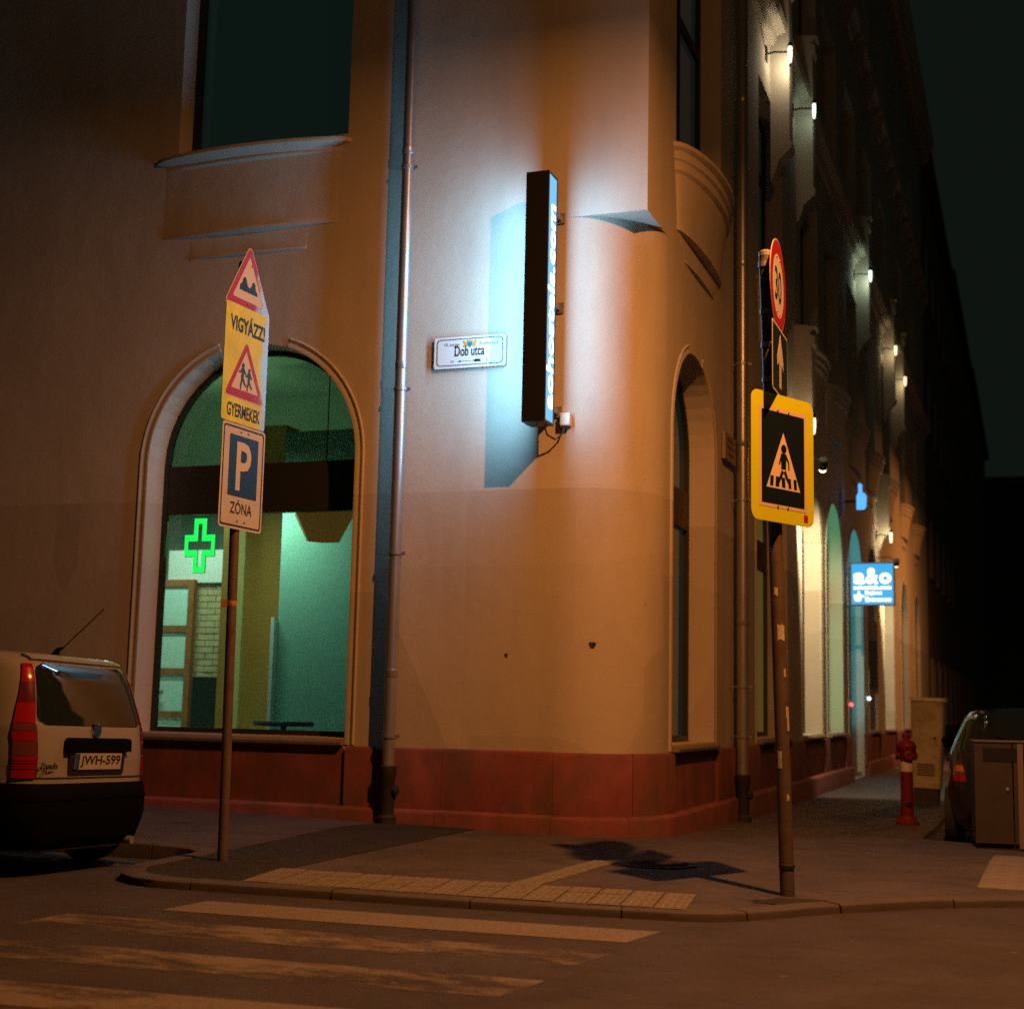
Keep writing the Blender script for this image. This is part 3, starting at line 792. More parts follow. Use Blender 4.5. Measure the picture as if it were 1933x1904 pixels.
# whitewashed brick strip between door and pillar
bk = MB()
rb = random.Random(3)
for r_ in range(27):
    z = 0.55 + r_ * 0.078
    for k in range(3):
        x0 = 5.95 + k * 0.24 - (0.12 if r_ % 2 else 0)
        mbox(ML, max(5.9, x0), min(6.5, x0 + 0.23), z, z + 0.066, 3.02 - rb.uniform(0, 0.012), 3.08, bk)
bo = obj('brick_strip', bk, worn('whitewashed_brick', (0.55, 0.40, 0.22), 6, (0.25, 0.17, 0.09), 0.6), room); bo['kind'] = 'stuff'
obj('doorway', mbox(ML, 5.95, 6.4, 0.5, 1.5, 2.93, 3.0), M['darkframe'], room)
dmat = M['wood']
df = MB()
D0, D1 = 6.42, 6.98
mbox(ML, D0, D0 + 0.08, 0.5, 2.68, 2.88, 2.95, df); mbox(ML, D1 - 0.06, D1, 0.5, 2.68, 2.88, 2.95, df)
for z in (0.5, 1.0, 1.52, 2.04, 2.6): mbox(ML, D0 + 0.08, D1 - 0.06, z, z + 0.08, 2.88, 2.95, df)
idr = obj('interior_door', df, dmat, room)
frost = worn('frosted_glass', (0.6, 0.78, 0.72), 40, (0.45, 0.62, 0.56), 0.5, 0.4)
for z in (0.58, 1.08, 1.60, 2.12): obj('frosted_pane', mbox(ML, D0 + 0.08, D1 - 0.06, z, z + 0.44, 2.91, 2.92), frost, idr)
obj('handle', mbox(ML, D1 - 0.22, D1 - 0.03, 1.28, 1.33, 2.83, 2.86), M['galv'], idr)

def area_light(name, loc, sx, sy, col, e, parent, rot=(0, 0, 0), shape='RECTANGLE'):
    ld = bpy.data.lights.new(name, 'AREA'); ld.shape = shape; ld.size = sx; ld.size_y = sy; ld.color = col; ld.energy = e
    o = bpy.data.objects.new(name, ld); COL.objects.link(o); o.parent = parent; o.location = loc; o.rotation_euler = rot; return o
def point_light(name, loc, r_, col, e, parent):
    ld = bpy.data.lights.new(name, 'POINT'); ld.shadow_soft_size = r_; ld.color = col; ld.energy = e
    o = bpy.data.objects.new(name, ld); COL.objects.link(o); o.parent = parent; o.location = loc; return o
FLUO = (0.70, 1.0, 0.72)
def ceiling_tube(x, y, z, e, label, up=0.0):
    t_ = empty('fluorescent_lamp', W(x, y, z), YAW, label, 'ceiling lamp', 'tube lamps inside the shop')
    obj('housing', MB().box(-0.62, 0.62, -0.06, 0.06, 0.03, 0.08, c=0.01), M['white'], t_)
    obj('tube', MB().tube([(-0.58, 0, 0), (0.58, 0, 0)], 0.016, 10), glow('fluorescent_tube', (0.5, 1.0, 0.72), 6), t_)
    obj('rod', MB().tube([(0, 0, 0.08), (0, 0, 5.19 - z)], 0.008, 6), M['galv'], t_)
    area_light('tube_light', (0, 0, -0.03), 1.1, 0.06, FLUO, e, t_)
    if up: area_light('tube_uplight', (0, 0, 0.12), 1.1, 0.06, (0.5, 1.0, 0.42), e * up, t_, rot=(R(180), 0, 0))
ceiling_tube(-4.6, 0.75, 3.5, 42, 'fluorescent tube lamp hanging just behind the shop window transom')
ceiling_tube(-6.3, 2.0, 3.75, 46, 'fluorescent tube lamp hanging above the frosted door in the shop', up=0.28)

# cross built for a sign reflected in the glass, pendant shade and table behind the window
cr = empty('reflected_cross', W(-4.86, 0.5, 2.8), YAW, 'green pharmacy cross reflected in the arched shop window, built as a glowing object', 'sign reflection')
def cross_pts(s, t): return [(-t, s), (t, s), (t, t), (s, t), (s, -t), (t, -t), (t, -s), (-t, -s), (-t, -t), (-s, -t), (-s, t), (-t, t)]
def ol(s, t, k=0.84): return [(x * k, z * 1.35) for x, z in cross_pts(s, t)]
obj('reflected_tube', frame_mb(ol(0.208, 0.082), ol(0.168, 0.034), -0.015, 0.0), glow('reflected_green', (0.02, 1.0, 0.12), 1.5), cr)
obj('back_plate', frame_mb(ol(0.212, 0.086), ol(0.164, 0.03), 0.003, 0.012), M['blackbox'], cr)
obj('wire', MB().tube([(0.0, 0.005, 0.27), (0.0, 0.005, 0.33)], 0.004, 6), M['blackbox'], cr)
pd = empty('pendant_lamp', W(-3.55, 0.72, 2.85), YAW, 'brown faceted pendant lampshade hanging at the top of the shop window', 'lamp')
mb = MB().lathe([(0.19, 0.0), (0.34, 0.27), (0.22, 0.42), (0.03, 0.46)], 6)
obj('shade', mb, mat('amber_shade', (0.27, 0.13, 0.03), 0.6, emit=(0.30, 0.13, 0.02), es=0.22), pd)
obj('cord', MB().tube([(0, 0, 0.46), (0, 0, 2.34)], 0.006, 6), M['blackbox'], pd)
tb = empty('bistro_table', W(-3.95, 0.78, 0.5), YAW, 'small dark table standing behind the shop window sill', 'table')
obj('table_top', MB().lathe([(0.001, 0.525), (0.30, 0.525), (0.31, 0.50), (0.30, 0.48), (0.001, 0.48)], 28), M['iron'], tb)
obj('leg', MB().lathe([(0.03, 0.48), (0.03, 0.04), (0.2, 0.02), (0.2, 0.0), (0.001, 0.0)], 16), M['iron'], tb)

# ================================================================== THINGS ON THE WALLS
def drainpipe(x, y, zb, ztop, clamps, label, wall_dir, r=0.058, lean=0.0, lamp=False):
    t_ = empty('drainpipe', W(x, y, zb), YAW, label, 'drainpipe', 'drainpipes on the corner house')
    obj('pipe', MB().tube([(0, 0, 0.42), (0, 0, 3.2), (0, 0, ztop - zb)], r, 20), M['zinc'], t_, smooth=True)
    bt = MB().lathe([(r + 0.004, 0.52), (r + 0.02, 0.51), (r + 0.02, 0.43), (r + 0.008, 0.41), (r + 0.008, 0.08), (r + 0.03, 0.06), (r + 0.03, -0.05), (0.001, -0.05)], 20)
    bt.box(wall_dir[0] * 0.05 - 0.035, wall_dir[0] * 0.05 + 0.035, -0.05 + wall_dir[1] * 0.05, 0.05 + wall_dir[1] * 0.05, 0.1, 0.2, c=0.01)
    obj('cast_iron_boot', bt, M['iron'], t_, smooth=True)
    obj('inspection_cap', MB().lathe([(0.001, 0.0), (0.05, 0.0), (0.05, 0.035), (0.025, 0.05), (0.001, 0.05)], 14, axis='x', c=(r, 0, 0.3)), M['iron'], t_)
    for z in clamps:
        m_ = MB().lathe([(r + 0.001, z - 0.014 - zb), (r + 0.011, z - 0.014 - zb), (r + 0.011, z + 0.014 - zb), (r + 0.001, z + 0.014 - zb)], 20)
        ox, oy = wall_dir
        m_.tube([(ox * r, oy * r, z - zb), (ox * 0.135, oy * 0.135, z - zb)], 0.008, 6)
        m_.box(r, r + 0.045, -0.012, 0.012, z - zb - 0.014, z - zb + 0.014)
        obj('clamp', m_, M['zinc'], t_)
    for z in (1.35 if r < 0.06 else 2.2, 4.25, 6.38, 8.4, 10.4):
        obj('joint_sleeve', MB().lathe([(r + 0.0005, z + 0.04), (r + 0.005, z + 0.035), (r + 0.004, z - 0.03), (r + 0.0005, z - 0.035)], 20), M['zinc'], t_, smooth=True)
    return t_
drainpipe(-2.356, -0.13, g(-2.36, -0.13), 20.0, [0.93, 2.61, 4.17, 6.36, 8.6, 11], 'zinc drainpipe with black iron foot beside the arched shop window', (0, 1))
drainpipe(0.14, 3.86, g(0.1, 3.86), 20.0, [0.95, 1.5, 3.61, 5.2, 7.5, 10], 'zinc drainpipe with black iron foot behind the crossing sign', (-1, 0), r=0.066)

# ---- vertical light-box sign
vs_ = empty('light_box_sign', W(-0.898, 0, 4.88), YAW, 'tall black light-box sign with blue lettered sides standing out from the wall', 'sign')
HZ, X0, X1, Y0, Y1 = 1.155, -0.109, 0.109, -0.49, -0.23
case = MB()
for z0, z1 in ((-HZ, -HZ + 0.02), (HZ - 0.02, HZ)): case.box(X0, X1, Y0, Y1, z0, z1)
case.box(X0, X1, Y0, Y0 + 0.012, -HZ + 0.02, HZ - 0.02); case.box(X0, X1, Y1 - 0.012, Y1, -HZ + 0.02, HZ - 0.02)
for xs in (X0, X1 - 0.012):
    case.box(xs, xs + 0.012, Y0 + 0.012, Y0 + 0.024, -HZ + 0.02, HZ - 0.02); case.box(xs, xs + 0.012, Y1 - 0.024, Y1 - 0.012, -HZ + 0.02, HZ - 0.02)
obj('case', case, M['blackbox'], vs_)
pblue = glow('blue_light_panel', (0.20, 0.60, 0.95), 0.95)
pwhite = glow('white_light_letters', (0.9, 0.98, 1.0), 3.0)
for s in (1, -1):
    x = X1 - 0.004 if s > 0 else X0 + 0.004
    pn = obj('lit_panel', MB().box(min(x, x - s * 0.01), max(x, x - s * 0.01), Y0 + 0.024, Y1 - 0.024, -HZ + 0.02, HZ - 0.02), pblue, vs_)
    # letters read upwards, their tops away from the wall on the right side
    tm = text('aohostels.com', -1.02, 0.88, 0.0, 0.18, 0.0, bold=0.022)
    if s > 0: mt = Matrix(((0, -1, 0, x + 0.002), (0, 0, -1, Y1 - 0.04), (1, 0, 0, 0), (0, 0, 0, 1)))
    else: mt = Matrix(((0, 1, 0, x - 0.002), (0, 0, 1, Y0 + 0.04), (1, 0, 0, 0), (0, 0, 0, 1)))
    obj('lettering', tm.xf(mt), pwhite, pn)
def area_light(name, loc, sx, sy, col, e, parent, rot=(0, 0, 0), shape='RECTANGLE'):
    ld = bpy.data.lights.new(name, 'AREA'); ld.shape = shape; ld.size = sx; ld.size_y = sy; ld.color = col; ld.energy = e
    o = bpy.data.objects.new(name, ld); COL.objects.link(o); o.parent = parent; o.location = loc; o.rotation_euler = rot; return o
for s in (1, -1):
    area_light('panel_light', (s * 0.113, Y0 + 0.085, 0), 2.28, 0.12, (0.29, 0.66, 1.0), 40 if s > 0 else 58, vs_, rot=(0, R(-90 * s), 0))  # unseen strips added to spread the sign's glow over the wall, stronger on the left
for z in (0.86, 0.0, -0.98):
    br = MB().box(0.03, 0.08, Y1, -0.02, z - 0.025, z + 0.025).box(0.0, 0.11, -0.02, -0.002, z - 0.05, z + 0.05)
    br.box(-0.08, -0.03, Y1, -0.02, z - 0.025, z + 0.025)
    obj('bracket', br, M['galv'], vs_)
jb = obj('junction_box', MB().box(0.11, 0.21, -0.075, -0.003, -1.12, -1.0, c=0.012), M['white'], vs_)
obj('cable', MB().tube([(0.15, -0.04, -1.12), (0.13, -0.06, -1.2), (0.08, -0.1, -1.25), (0.03, -0.18, -1.22), (0.02, -0.22, -1.16)], 0.008, 8), M['black'], vs_)

# ---- street name sign
ss = empty('street_name_sign', W(-1.70, 0, 4.52), YAW, 'white street name plate with black frame left of the light-box sign', 'sign')
pl = obj('plate', MB().prism(rrect(-0.362, 0.362, -0.152, 0.152, 0.02), -0.035, -0.006), M['white'], ss)
obj('edge', frame_mb(rrect(-0.366, 0.366, -0.156, 0.156, 0.022), rrect(-0.3621, 0.3621, -0.1521, 0.1521, 0.02), -0.033, -0.004), M['orangeedge'], ss)
obj('border', frame_mb(rrect(-0.335, 0.335, -0.128, 0.13, 0.04), rrect(-0.328, 0.328, -0.121, 0.123, 0.035), -0.037, -0.034), M['black'], ss)
mb = text('Dob utca', -0.15, 0.15, -0.04, 0.06, -0.037, bold=0.012)
for x in (-0.155, -0.14): mb.box(x, x + 0.03, -0.037, -0.035, -0.035, -0.029); 
mb.box(-0.16, -0.12, -0.037, -0.035, 0.052, 0.058)
obj('name_lettering', mb, M['black'], ss)
mb = text('VII. kerület', -0.26, -0.1, 0.062, 0.09, -0.037); text('Erzsébetváros', 0.1, 0.295, 0.062, 0.09, -0.037, mb=mb)
text('35', -0.19, -0.155, -0.1, -0.075, -0.037, mb=mb); text('41', 0.165, 0.195, -0.1, -0.075, -0.037, mb=mb)
obj('small_lettering', mb, M['grey'], ss)
ar = MB().prism([(-0.12, -0.088), (-0.09, -0.078), (-0.09, -0.098)], -0.037, -0.0345).box(-0.09, 0.07, -0.037, -0.0345, -0.0895, -0.0865)
ar.prism([(0.04, -0.088), (0.06, -0.075), (0.12, -0.075), (0.105, -0.088), (0.12, -0.101), (0.06, -0.101)], -0.0371, -0.0346)
obj('arrow', ar, M['black'], ss)
gold = mat('gold_print', (0.62, 0.36, 0.04), 0.5); crest = MB()
for s in (-1, 1):
    crest.prism([(s * x, z) for x, z in [(0.028, 0.045), (0.04, 0.06), (0.05, 0.05), (0.068, 0.045), (0.055, 0.07), (0.072, 0.1), (0.056, 0.112), (0.046, 0.1), (0.034, 0.09)]], -0.037, -0.0345)
crest.prism([(-0.026, 0.094), (0.026, 0.094), (0.03, 0.115), (0.012, 0.105), (0.0, 0.118), (-0.012, 0.105), (-0.03, 0.115)], -0.0372, -0.0346)
obj('crest_lions', crest, gold, ss)
obj('crest_shield', MB().prism([(-0.025, 0.092), (0.025, 0.092), (0.025, 0.068), (0.014, 0.05), (0, 0.042), (-0.014, 0.05), (-0.025, 0.068)], -0.0374, -0.0347), mat('crest_blue', (0.03, 0.2, 0.42), 0.5), ss)

# ---- small plaque on the right front
pq = empty('wall_plaque', W(0, 3.62, 4.17), YAW, 'small rectangular plaque on the wall between first arch and drainpipe', 'plaque')
obj('plate', MB().box(0.01, 0.05, -0.3, 0.3, -0.16, 0.15, c=0.006), worn('plaque_metal', (0.32, 0.24, 0.17), 6, (0.2, 0.14, 0.1), 0.4), pq)
lt = MB()
for k, (wd_) in enumerate((0.2, 0.24, 0.17)): lt.box(0.049, 0.054, -wd_, wd_, 0.07 - 0.08 * k, 0.1 - 0.08 * k)
obj('raised_lines', lt, worn('plaque_bronze', (0.16, 0.1, 0.06), 6, (0.1, 0.06, 0.04), 0.4), pq)

# ---- hotel box sign and hand sign on the right front
ho = empty('hotel_box_sign', W(0, 14.5, 3.58), YAW, 'square blue illuminated hotel sign with white letters projecting over the pavement', 'sign')
SX0, SX1, SZ = 0.115, 0.895, 0.39
cs = MB()
cs.box(SX0, SX1, -0.08, 0.08, SZ - 0.02, SZ); cs.box(SX0, SX1, -0.08, 0.08, -SZ, -SZ + 0.02)
cs.box(SX0, SX0 + 0.02, -0.08, 0.08, -SZ + 0.02, SZ - 0.02); cs.box(SX1 - 0.02, SX1, -0.08, 0.08, -SZ + 0.02, SZ - 0.02)
obj('case', cs, M['blackbox'], ho)
hb = glow('hotel_sign_blue', (0.035, 0.42, 0.86), 1.0); hw_ = glow('hotel_sign_white', (0.9, 0.97, 1.0), 2.6)
for s in (1, -1):
    fp = obj('lit_panel', MB().box(SX0 + 0.02, SX1 - 0.02, -0.07 if s > 0 else 0.062, -0.062 if s > 0 else 0.07, -SZ + 0.02, SZ - 0.02), hb, ho)
    if s > 0:
        y = -0.073
        mb = text('a', SX0 + 0.055, SX0 + 0.265, 0.0, 0.2, y, bold=0.025); text('&', SX0 + 0.275, SX0 + 0.50, 0.0, 0.29, y, bold=0.02, mb=mb)
        text('o', SX0 + 0.515, SX0 + 0.725, 0.0, 0.2, y, bold=0.035, mb=mb)
        text('aohostels.com', SX0 + 0.06, SX1 - 0.06, -0.10, -0.02, y, bold=0.03, mb=mb)
        text('Bejárat', SX0 + 0.265, SX0 + 0.56, -0.215, -0.125, y, bold=0.03, mb=mb)
        text('Entrance', SX0 + 0.265, SX1 - 0.06, -0.32, -0.235, y, bold=0.03, mb=mb)
        obj('lettering', mb, hw_, fp)
        hand = [(0.06, -0.2), (0.13, -0.2), (0.135, -0.14), (0.16, -0.13), (0.17, -0.2), (0.24, -0.21), (0.24, -0.235), (0.19, -0.245), (0.185, -0.3), (0.15, -0.315), (0.09, -0.31), (0.07, -0.27)]
        obj('hand_symbol', MB().prism([(SX0 + x, z) for x, z in hand], y, y + 0.004), hw_, fp)
bk_ = MB()
for z in (0.29, -0.29): bk_.box(0.0, SX0, -0.02, 0.02, z - 0.018, z + 0.018)
bk_.box(0.0, 0.015, -0.06, 0.06, -0.36, 0.36)
obj('bracket', bk_, M['blackbox'], ho)
hd = empty('hand_light_sign', W(0, 14.75, 5.05), YAW, 'small blue glowing thumbs-up sign high above the hotel sign', 'sign')
th_ = [(0.0, 0.0), (0.16, 0.0), (0.2, 0.05), (0.21, 0.27), (0.17, 0.33), (0.12, 0.34), (0.115, 0.5), (0.07, 0.54), (0.035, 0.5), (0.04, 0.34), (0.0, 0.28)]
obj('case', MB().prism([(0.2 + x, z - 0.08) for x, z in th_], -0.05, 0.05), M['blackbox'], hd)
obj('glowing_hand', MB().prism([(0.2 + 0.012 + x * 0.88, z * 0.94 - 0.066) for x, z in th_], -0.06, -0.051), glow('blue_hand_light', (0.10, 0.42, 1.0), 1.3), hd)
obj('bracket', MB().tube([(0.0, 0, 0.1), (0.22, 0, 0.1)], 0.02, 8), M['blackbox'], hd)

# ---- wall lanterns on brackets
WARM = (1.0, 0.78, 0.44)
def lantern(y, z, label, e, col=WARM, out=0.33, hgt=0.24, r=0.03, es=2.5, spot=None, pz=(-1.0, 1.5)):
    # grazes the side of a projecting pilaster of the house just behind it
    z0, z1 = z + pz[0], z + pz[1]
    pm = MB(); PD = 0.26; y0_, y1_ = y + 0.36, y + 0.66
    prof = [(0.0, z0 - 0.5), (0.05, z0 - 0.42), (0.12, z0 - 0.2), (PD + 0.03, z0 - 0.04), (PD + 0.03, z0 + 0.03), (PD, z0 + 0.06), (PD, z1 - 0.3), (PD + 0.04, z1 - 0.24), (PD + 0.04, z1 - 0.15), (PD - 0.04, z1 - 0.1), (PD + 0.07, z1), (0.0, z1 + 0.05)]
    pm.grid([[(d, yy, zz) for d, zz in prof] for yy in (y0_, y1_)], closed=True); k = len(prof)
    pm.f += [tuple(range(k)), tuple(range(k, 2 * k))]; pm.mi += [0, 0]
    obj('pilaster', pm, M['plaster'], bld)
    t_ = empty('wall_lantern', W(0, y, z), YAW, label, 'wall lamp', 'wall lanterns along the right front')
    obj('bracket', MB().tube([(0, 0, hgt * 0.75), (0.12, 0, hgt * 0.8), (out - r, 0, hgt * 0.7)], 0.014, 8).box(0, 0.02, -0.05, 0.05, hgt * 0.3, hgt * 1.2), M['iron'], t_)
    obj('glass_body', MB().lathe([(0.012, 0.0), (r * 0.7, 0.03), (r, hgt * 0.45), (r, hgt * 0.9), (r * 0.8, hgt)], 14, c=(out, 0, 0)), glow('lantern_glass_%d' % round(col[2] * 100), col, es), t_, smooth=True)
    obj('cap', MB().lathe([(r * 1.3, hgt), (r * 1.2, hgt + 0.02), (0.02, hgt + 0.06), (0.001, hgt + 0.09)], 14, c=(out, 0, 0)), M['iron'], t_)
    obj('finial', MB().lathe([(0.001, -0.06), (0.012, -0.04), (0.018, -0.012), (0.012, 0.0)], 10, c=(out, 0, 0)), M['iron'], t_)
    point_light('lantern_light', (out, 0.12, 0.1), 0.03, col, e, t_)
    if spot:  # spotlight added to brighten the reveal of the arch beyond
        tgt, se = spot; src = Vector((0.42, 0.25, -0.45)); d = (Vector(tgt) - src)
        hd_ = obj('added_spot_head', MB().tube([src - d.normalized() * 0.16, src + d.normalized() * 0.01], 0.06, 14), M['iron'], t_)
        obj('added_spot_arm', MB().tube([(0.0, 0.2, -0.3), (0.25, 0.2, -0.28), src - d.normalized() * 0.1], 0.012, 8), M['iron'], t_)
        obj('added_spot_bulb', MB().sphere(src + d.normalized() * 0.015, 0.055, 12, 8), glow('added_spot_bulb', col, 25), t_)
        ld = bpy.data.lights.new('added_spot_light', 'SPOT'); ld.energy = se; ld.color = col; ld.spot_size = R(80); ld.spot_blend = 0.5; ld.shadow_soft_size = 0.04
        lo = bpy.data.objects.new('added_spot_light', ld); COL.objects.link(lo); lo.parent = t_; lo.location = src + d.normalized() * 0.09
        lo.rotation_euler = d.to_track_quat('-Z', 'Y').to_euler()
    return t_
lantern(8.3, 5.2, 'glowing lantern with added spotlight over the bright third arch above the crossing sign', 9, pz=(0.35, 1.7), spot=((-0.18, 3.05, -2.9), 900))
lantern(20.3, 5.0, 'glowing lantern with added spotlight above and behind the hotel sign', 12, pz=(0.35, 1.6), spot=((-0.18, 4.0, -2.6), 700))
lantern(6.3, 9.95, 'bright tall lantern high up at the top edge of the picture', 10, (1.0, 0.84, 0.56))
lantern(8.6, 10.1, 'slim lantern second from the top edge, high up with greenish light', 1.2, (0.75, 1.0, 0.75), r=0.025)
lantern(16.6, 9.9, 'greenish lantern high up, midway along the right front', 4.5, (0.75, 1.0, 0.75))
lantern(22.3, 9.75, 'high lantern second from the far end of the right front', 3.5)
lantern(25.0, 9.6, 'high lantern nearest the far end of the right front', 4)
dl = tag(obj('door_light', MB().sphere((0, 0, 0), 0.035), glow('red_signal', (1.0, 0.06, 0.08), 4)), 'small round red signal light at the blue entrance', 'light'); dl.location = W(0.05, 14.9, 1.4)
dl2 = tag(obj('door_light', MB().sphere((0, 0, 0), 0.035), glow('white_signal', (0.7, 0.95, 1.0), 4)), 'small round white light beside the blue entrance', 'light'); dl2.location = W(0.05, 18.0, 1.55)

# ================================================================== SIGN POSTS
FLAT = {k: mat('sign_' + k, c, 0.45, spec=0.4, coat=0.35) for k, c in {
    'red': (0.34, 0.010, 0.028), 'white': (0.52, 0.54, 0.58), 'blue': (0.014, 0.06, 0.24), 'dark': (0.004, 0.010, 0.018), 'yellow': (0.72, 0.52, 0.01), 'black': (0.012, 0.012, 0.014), 'back': (0.25, 0.25, 0.25)}.items()}
def tri(h, r=0.0, cz=0.0, n=5):
    """upright triangle of height h with rounded corners, centred on its bounding box"""
    s = h * 1.1547 / 2; V = [(-s, -h / 2), (s, -h / 2), (0, h / 2)]
    pts = []
    inr = r
    C_ = []
    cx, cy = 0, -h / 2 + h / 3
    k = 1 - 3 * r / h
    cen = [(cx + (x - cx) * k, cy + (z - cy) * k) for x, z in V]
    for (x, z), a0 in zip(cen, (150, 270, 30)):
        for i in range(n + 1):
            a = R(a0 + 120 * i / n); pts.append((x + r * math.cos(a), z + r * math.sin(a) + cz))
    return pts
def circ(r, n=36, cz=0.0): return [(r * math.cos(2 * math.pi * k / n), cz + r * math.sin(2 * math.pi * k / n)) for k in range(n)][::-1]
def sh(pts, dx, dz): return [(x + dx, z + dz) for x, z in pts]
def sign_frame(x, y, z, phi):                 # a plate whose width runs along phi (degrees right of straight ahead)
    return Matrix.Translation((x, y, z)) @ Matrix.Rotation(R(90 - phi), 4, 'Z')
def plate(name, pts, parent, m_, mx, label=None, th=0.003, lip=True):
    o = obj(name, MB().prism(pts, 0.0, th), [m_], parent); o.matrix_local = mx
    if label: o['label'] = label
    bk = obj('back', MB().prism([(x * 0.998, z * 0.998) for x, z in pts], th + 0.0003, th + 0.002), FLAT['back'], o)
    return o
def layer(name, pts, parent, m_, k=1):
    return obj(name, MB().prism(pts, -0.0012 * k, -0.0012 * k + 0.001), m_, parent)
BOLT = None
def bolts(parent, pts):
    global BOLT
    for x, z in pts:
        if BOLT is None: o = obj('bolt', MB().lathe([(0.008, 0.0), (0.008, -0.005), (0.001, -0.008)], 8, axis='y'), M['galv'], parent); BOLT = o.data
        else: o = link('bolt', BOLT, parent)
        o.location = (x, -0.001, z)
def limb(p0, p1, w0, w1):
    d = (Vector(p1) - Vector(p0)).normalized(); n = Vector((-d.y, d.x))
    a, b = Vector(p0), Vector(p1)
    return [tuple(a + n * w0 / 2), tuple(b + n * w1 / 2), tuple(b - n * w1 / 2), tuple(a - n * w0 / 2)]
def figure(parts, parent, m_, k, head):
    mb = MB()
    y0, y1 = -0.0012 * k, -0.0012 * k + 0.001
    for i, p in enumerate(parts): mb.prism(p, y0 - 0.0001 * i, y1)
    mb.prism(sh(circ(head[2], 18), head[0], head[1]), y0 - 0.0009, y1)
    return obj('figure', mb, m_, parent)

# ---- left post: bump warning, children warning, parking zone
BL = W(-2.166, -3.258); zl = g(-2.166, -3.258)
lp = empty('sign_post', (BL.x, BL.y, zl), 0, 'slim post with bump triangle, peeling yellow children warning and blue P zone sign', 'sign post', 'traffic sign posts')
LEAN = -0.0125
def pole(parent, r, h, lean, m_, cap=True):
    o = obj('pole', MB().tube([(0, 0, -0.05), (lean * h / 2, 0, h / 2), (lean * h, 0, h)], r, 16), m_, parent, smooth=True)
    return o
pole(lp, 0.036, 4.33, LEAN, M['rustpole'])
PHI = 24
def lm(z, dx=0.0, off=0.05):
    n = Vector((math.cos(R(PHI)), -math.sin(R(PHI)), 0)) * off; d = Vector((math.sin(R(PHI)), math.cos(R(PHI)), 0)) * dx
    return sign_frame(LEAN * z + n.x + d.x, n.y + d.y, z, PHI)
mx = lm(4.20)
s1 = plate('bump_sign', tri(0.53, 0.035), lp, FLAT['white'], mx, 'bump warning triangle with red border, its lower right corner peeled white')
trd = peeled('peeled_red_film', (0.34, 0.010, 0.028), (0.7, 0.76, 0.8), at=0.04)
to = tri(0.505, 0.028); ti = tri(0.345, 0.01, -0.006)
mb = MB(); frame_mb(to, ti, -0.0014, -0.0004, mb=mb); obj('red_border', mb, trd, s1)
obj('bump_symbol', MB().prism([(-0.115, -0.11), (-0.112, -0.07), (-0.09, -0.055), (-0.075, -0.015), (-0.055, 0.0), (-0.035, -0.02), (-0.02, -0.06), (0.005, -0.075), (0.03, -0.055), (0.045, -0.02), (0.062, -0.012), (0.078, -0.03), (0.088, -0.075), (0.11, -0.085), (0.112, -0.11)], -0.0016, -0.0004), FLAT['black'], s1)
bolts(s1, [(0.0, -0.2), (0.03, 0.1)])
mx = lm(3.535, 0.0, 0.046)
s2 = plate('children_sign', rrect(-0.275, 0.275, -0.435, 0.435, 0.02), lp, peeled('peeled_yellow_film', (0.60, 0.68, 0.012), (0.78, 0.8, 0.8), at=0.13), mx, 'yellow children warning plate, peeled white along its right edge')
layer('white_triangle', sh(tri(0.45, 0.02), 0, -0.03), s2, FLAT['white'], 1)
mb = MB(); frame_mb(sh(tri(0.43, 0.02), 0, -0.03), sh(tri(0.30, 0.006), 0, -0.036), -0.0026, -0.0013, mb=mb); obj('red_border', mb, peeled('peeled_red_film_low', (0.34, 0.010, 0.028), (0.72, 0.76, 0.78), at=0.13), s2)
ch = []
for dx, k in ((-0.035, 1.0), (0.045, 0.86)):
    f = lambda x, z, dx=dx, k=k: (dx + x * k, -0.18 + z * k)
    ch += [limb(f(0, 0.165), f(-0.004, 0.085), 0.036 * k, 0.03 * k), limb(f(-0.004, 0.09), f(-0.018, 0.045), 0.02 * k, 0.016 * k), limb(f(-0.018, 0.047), f(-0.022, 0.0), 0.016 * k, 0.012 * k),
           limb(f(0.0, 0.09), f(0.022, 0.05), 0.02 * k, 0.016 * k), limb(f(0.022, 0.052), f(0.046, 0.03), 0.015 * k, 0.012 * k),
           limb(f(-0.006, 0.16), f(-0.034, 0.125), 0.014 * k, 0.012 * k), limb(f(-0.034, 0.127), f(-0.05, 0.13), 0.012 * k, 0.01 * k), limb(f(0.006, 0.158), f(0.04, 0.115), 0.014 * k, 0.011 * k)]
fo = figure(ch, s2, FLAT['blue'], 3, (-0.035, 0.003, 0.016))
mb = MB().prism(sh(circ(0.0145, 16), 0.045, -0.022), -0.004, -0.0025); obj('head', mb, FLAT['blue'], s2)
obj('upper_lettering', text('VIGYÁZZ!', -0.215, 0.225, 0.235, 0.375, -0.0016, bold=0.03, ref='VIGYÁZZ!'), FLAT['black'], s2)
obj('lower_lettering', text('GYERMEKEK', -0.21, 0.21, -0.395, -0.295, -0.0016, bold=0.02), FLAT['black'], s2)
mx = lm(2.71, 0.0, 0.05)
s3 = plate('parking_zone_sign', rrect(-0.27, 0.27, -0.38, 0.38, 0.03), lp, worn('dirty_sign_white', (0.48, 0.50, 0.56), 5, (0.34, 0.33, 0.34), 0.4, 0.45), mx)
mb = frame_mb(rrect(-0.252, 0.252, -0.362, 0.362, 0.022), rrect(-0.24, 0.24, -0.35, 0.35, 0.016), -0.0012, -0.0003); obj('black_border', mb, FLAT['black'], s3)
layer('blue_field', rrect(-0.175, 0.185, -0.145, 0.30, 0.008), s3, FLAT['blue'], 1)
obj('letter', text('P', -0.085, 0.10, -0.10, 0.255, -0.0026, bold=0.018), FLAT['white'], s3)
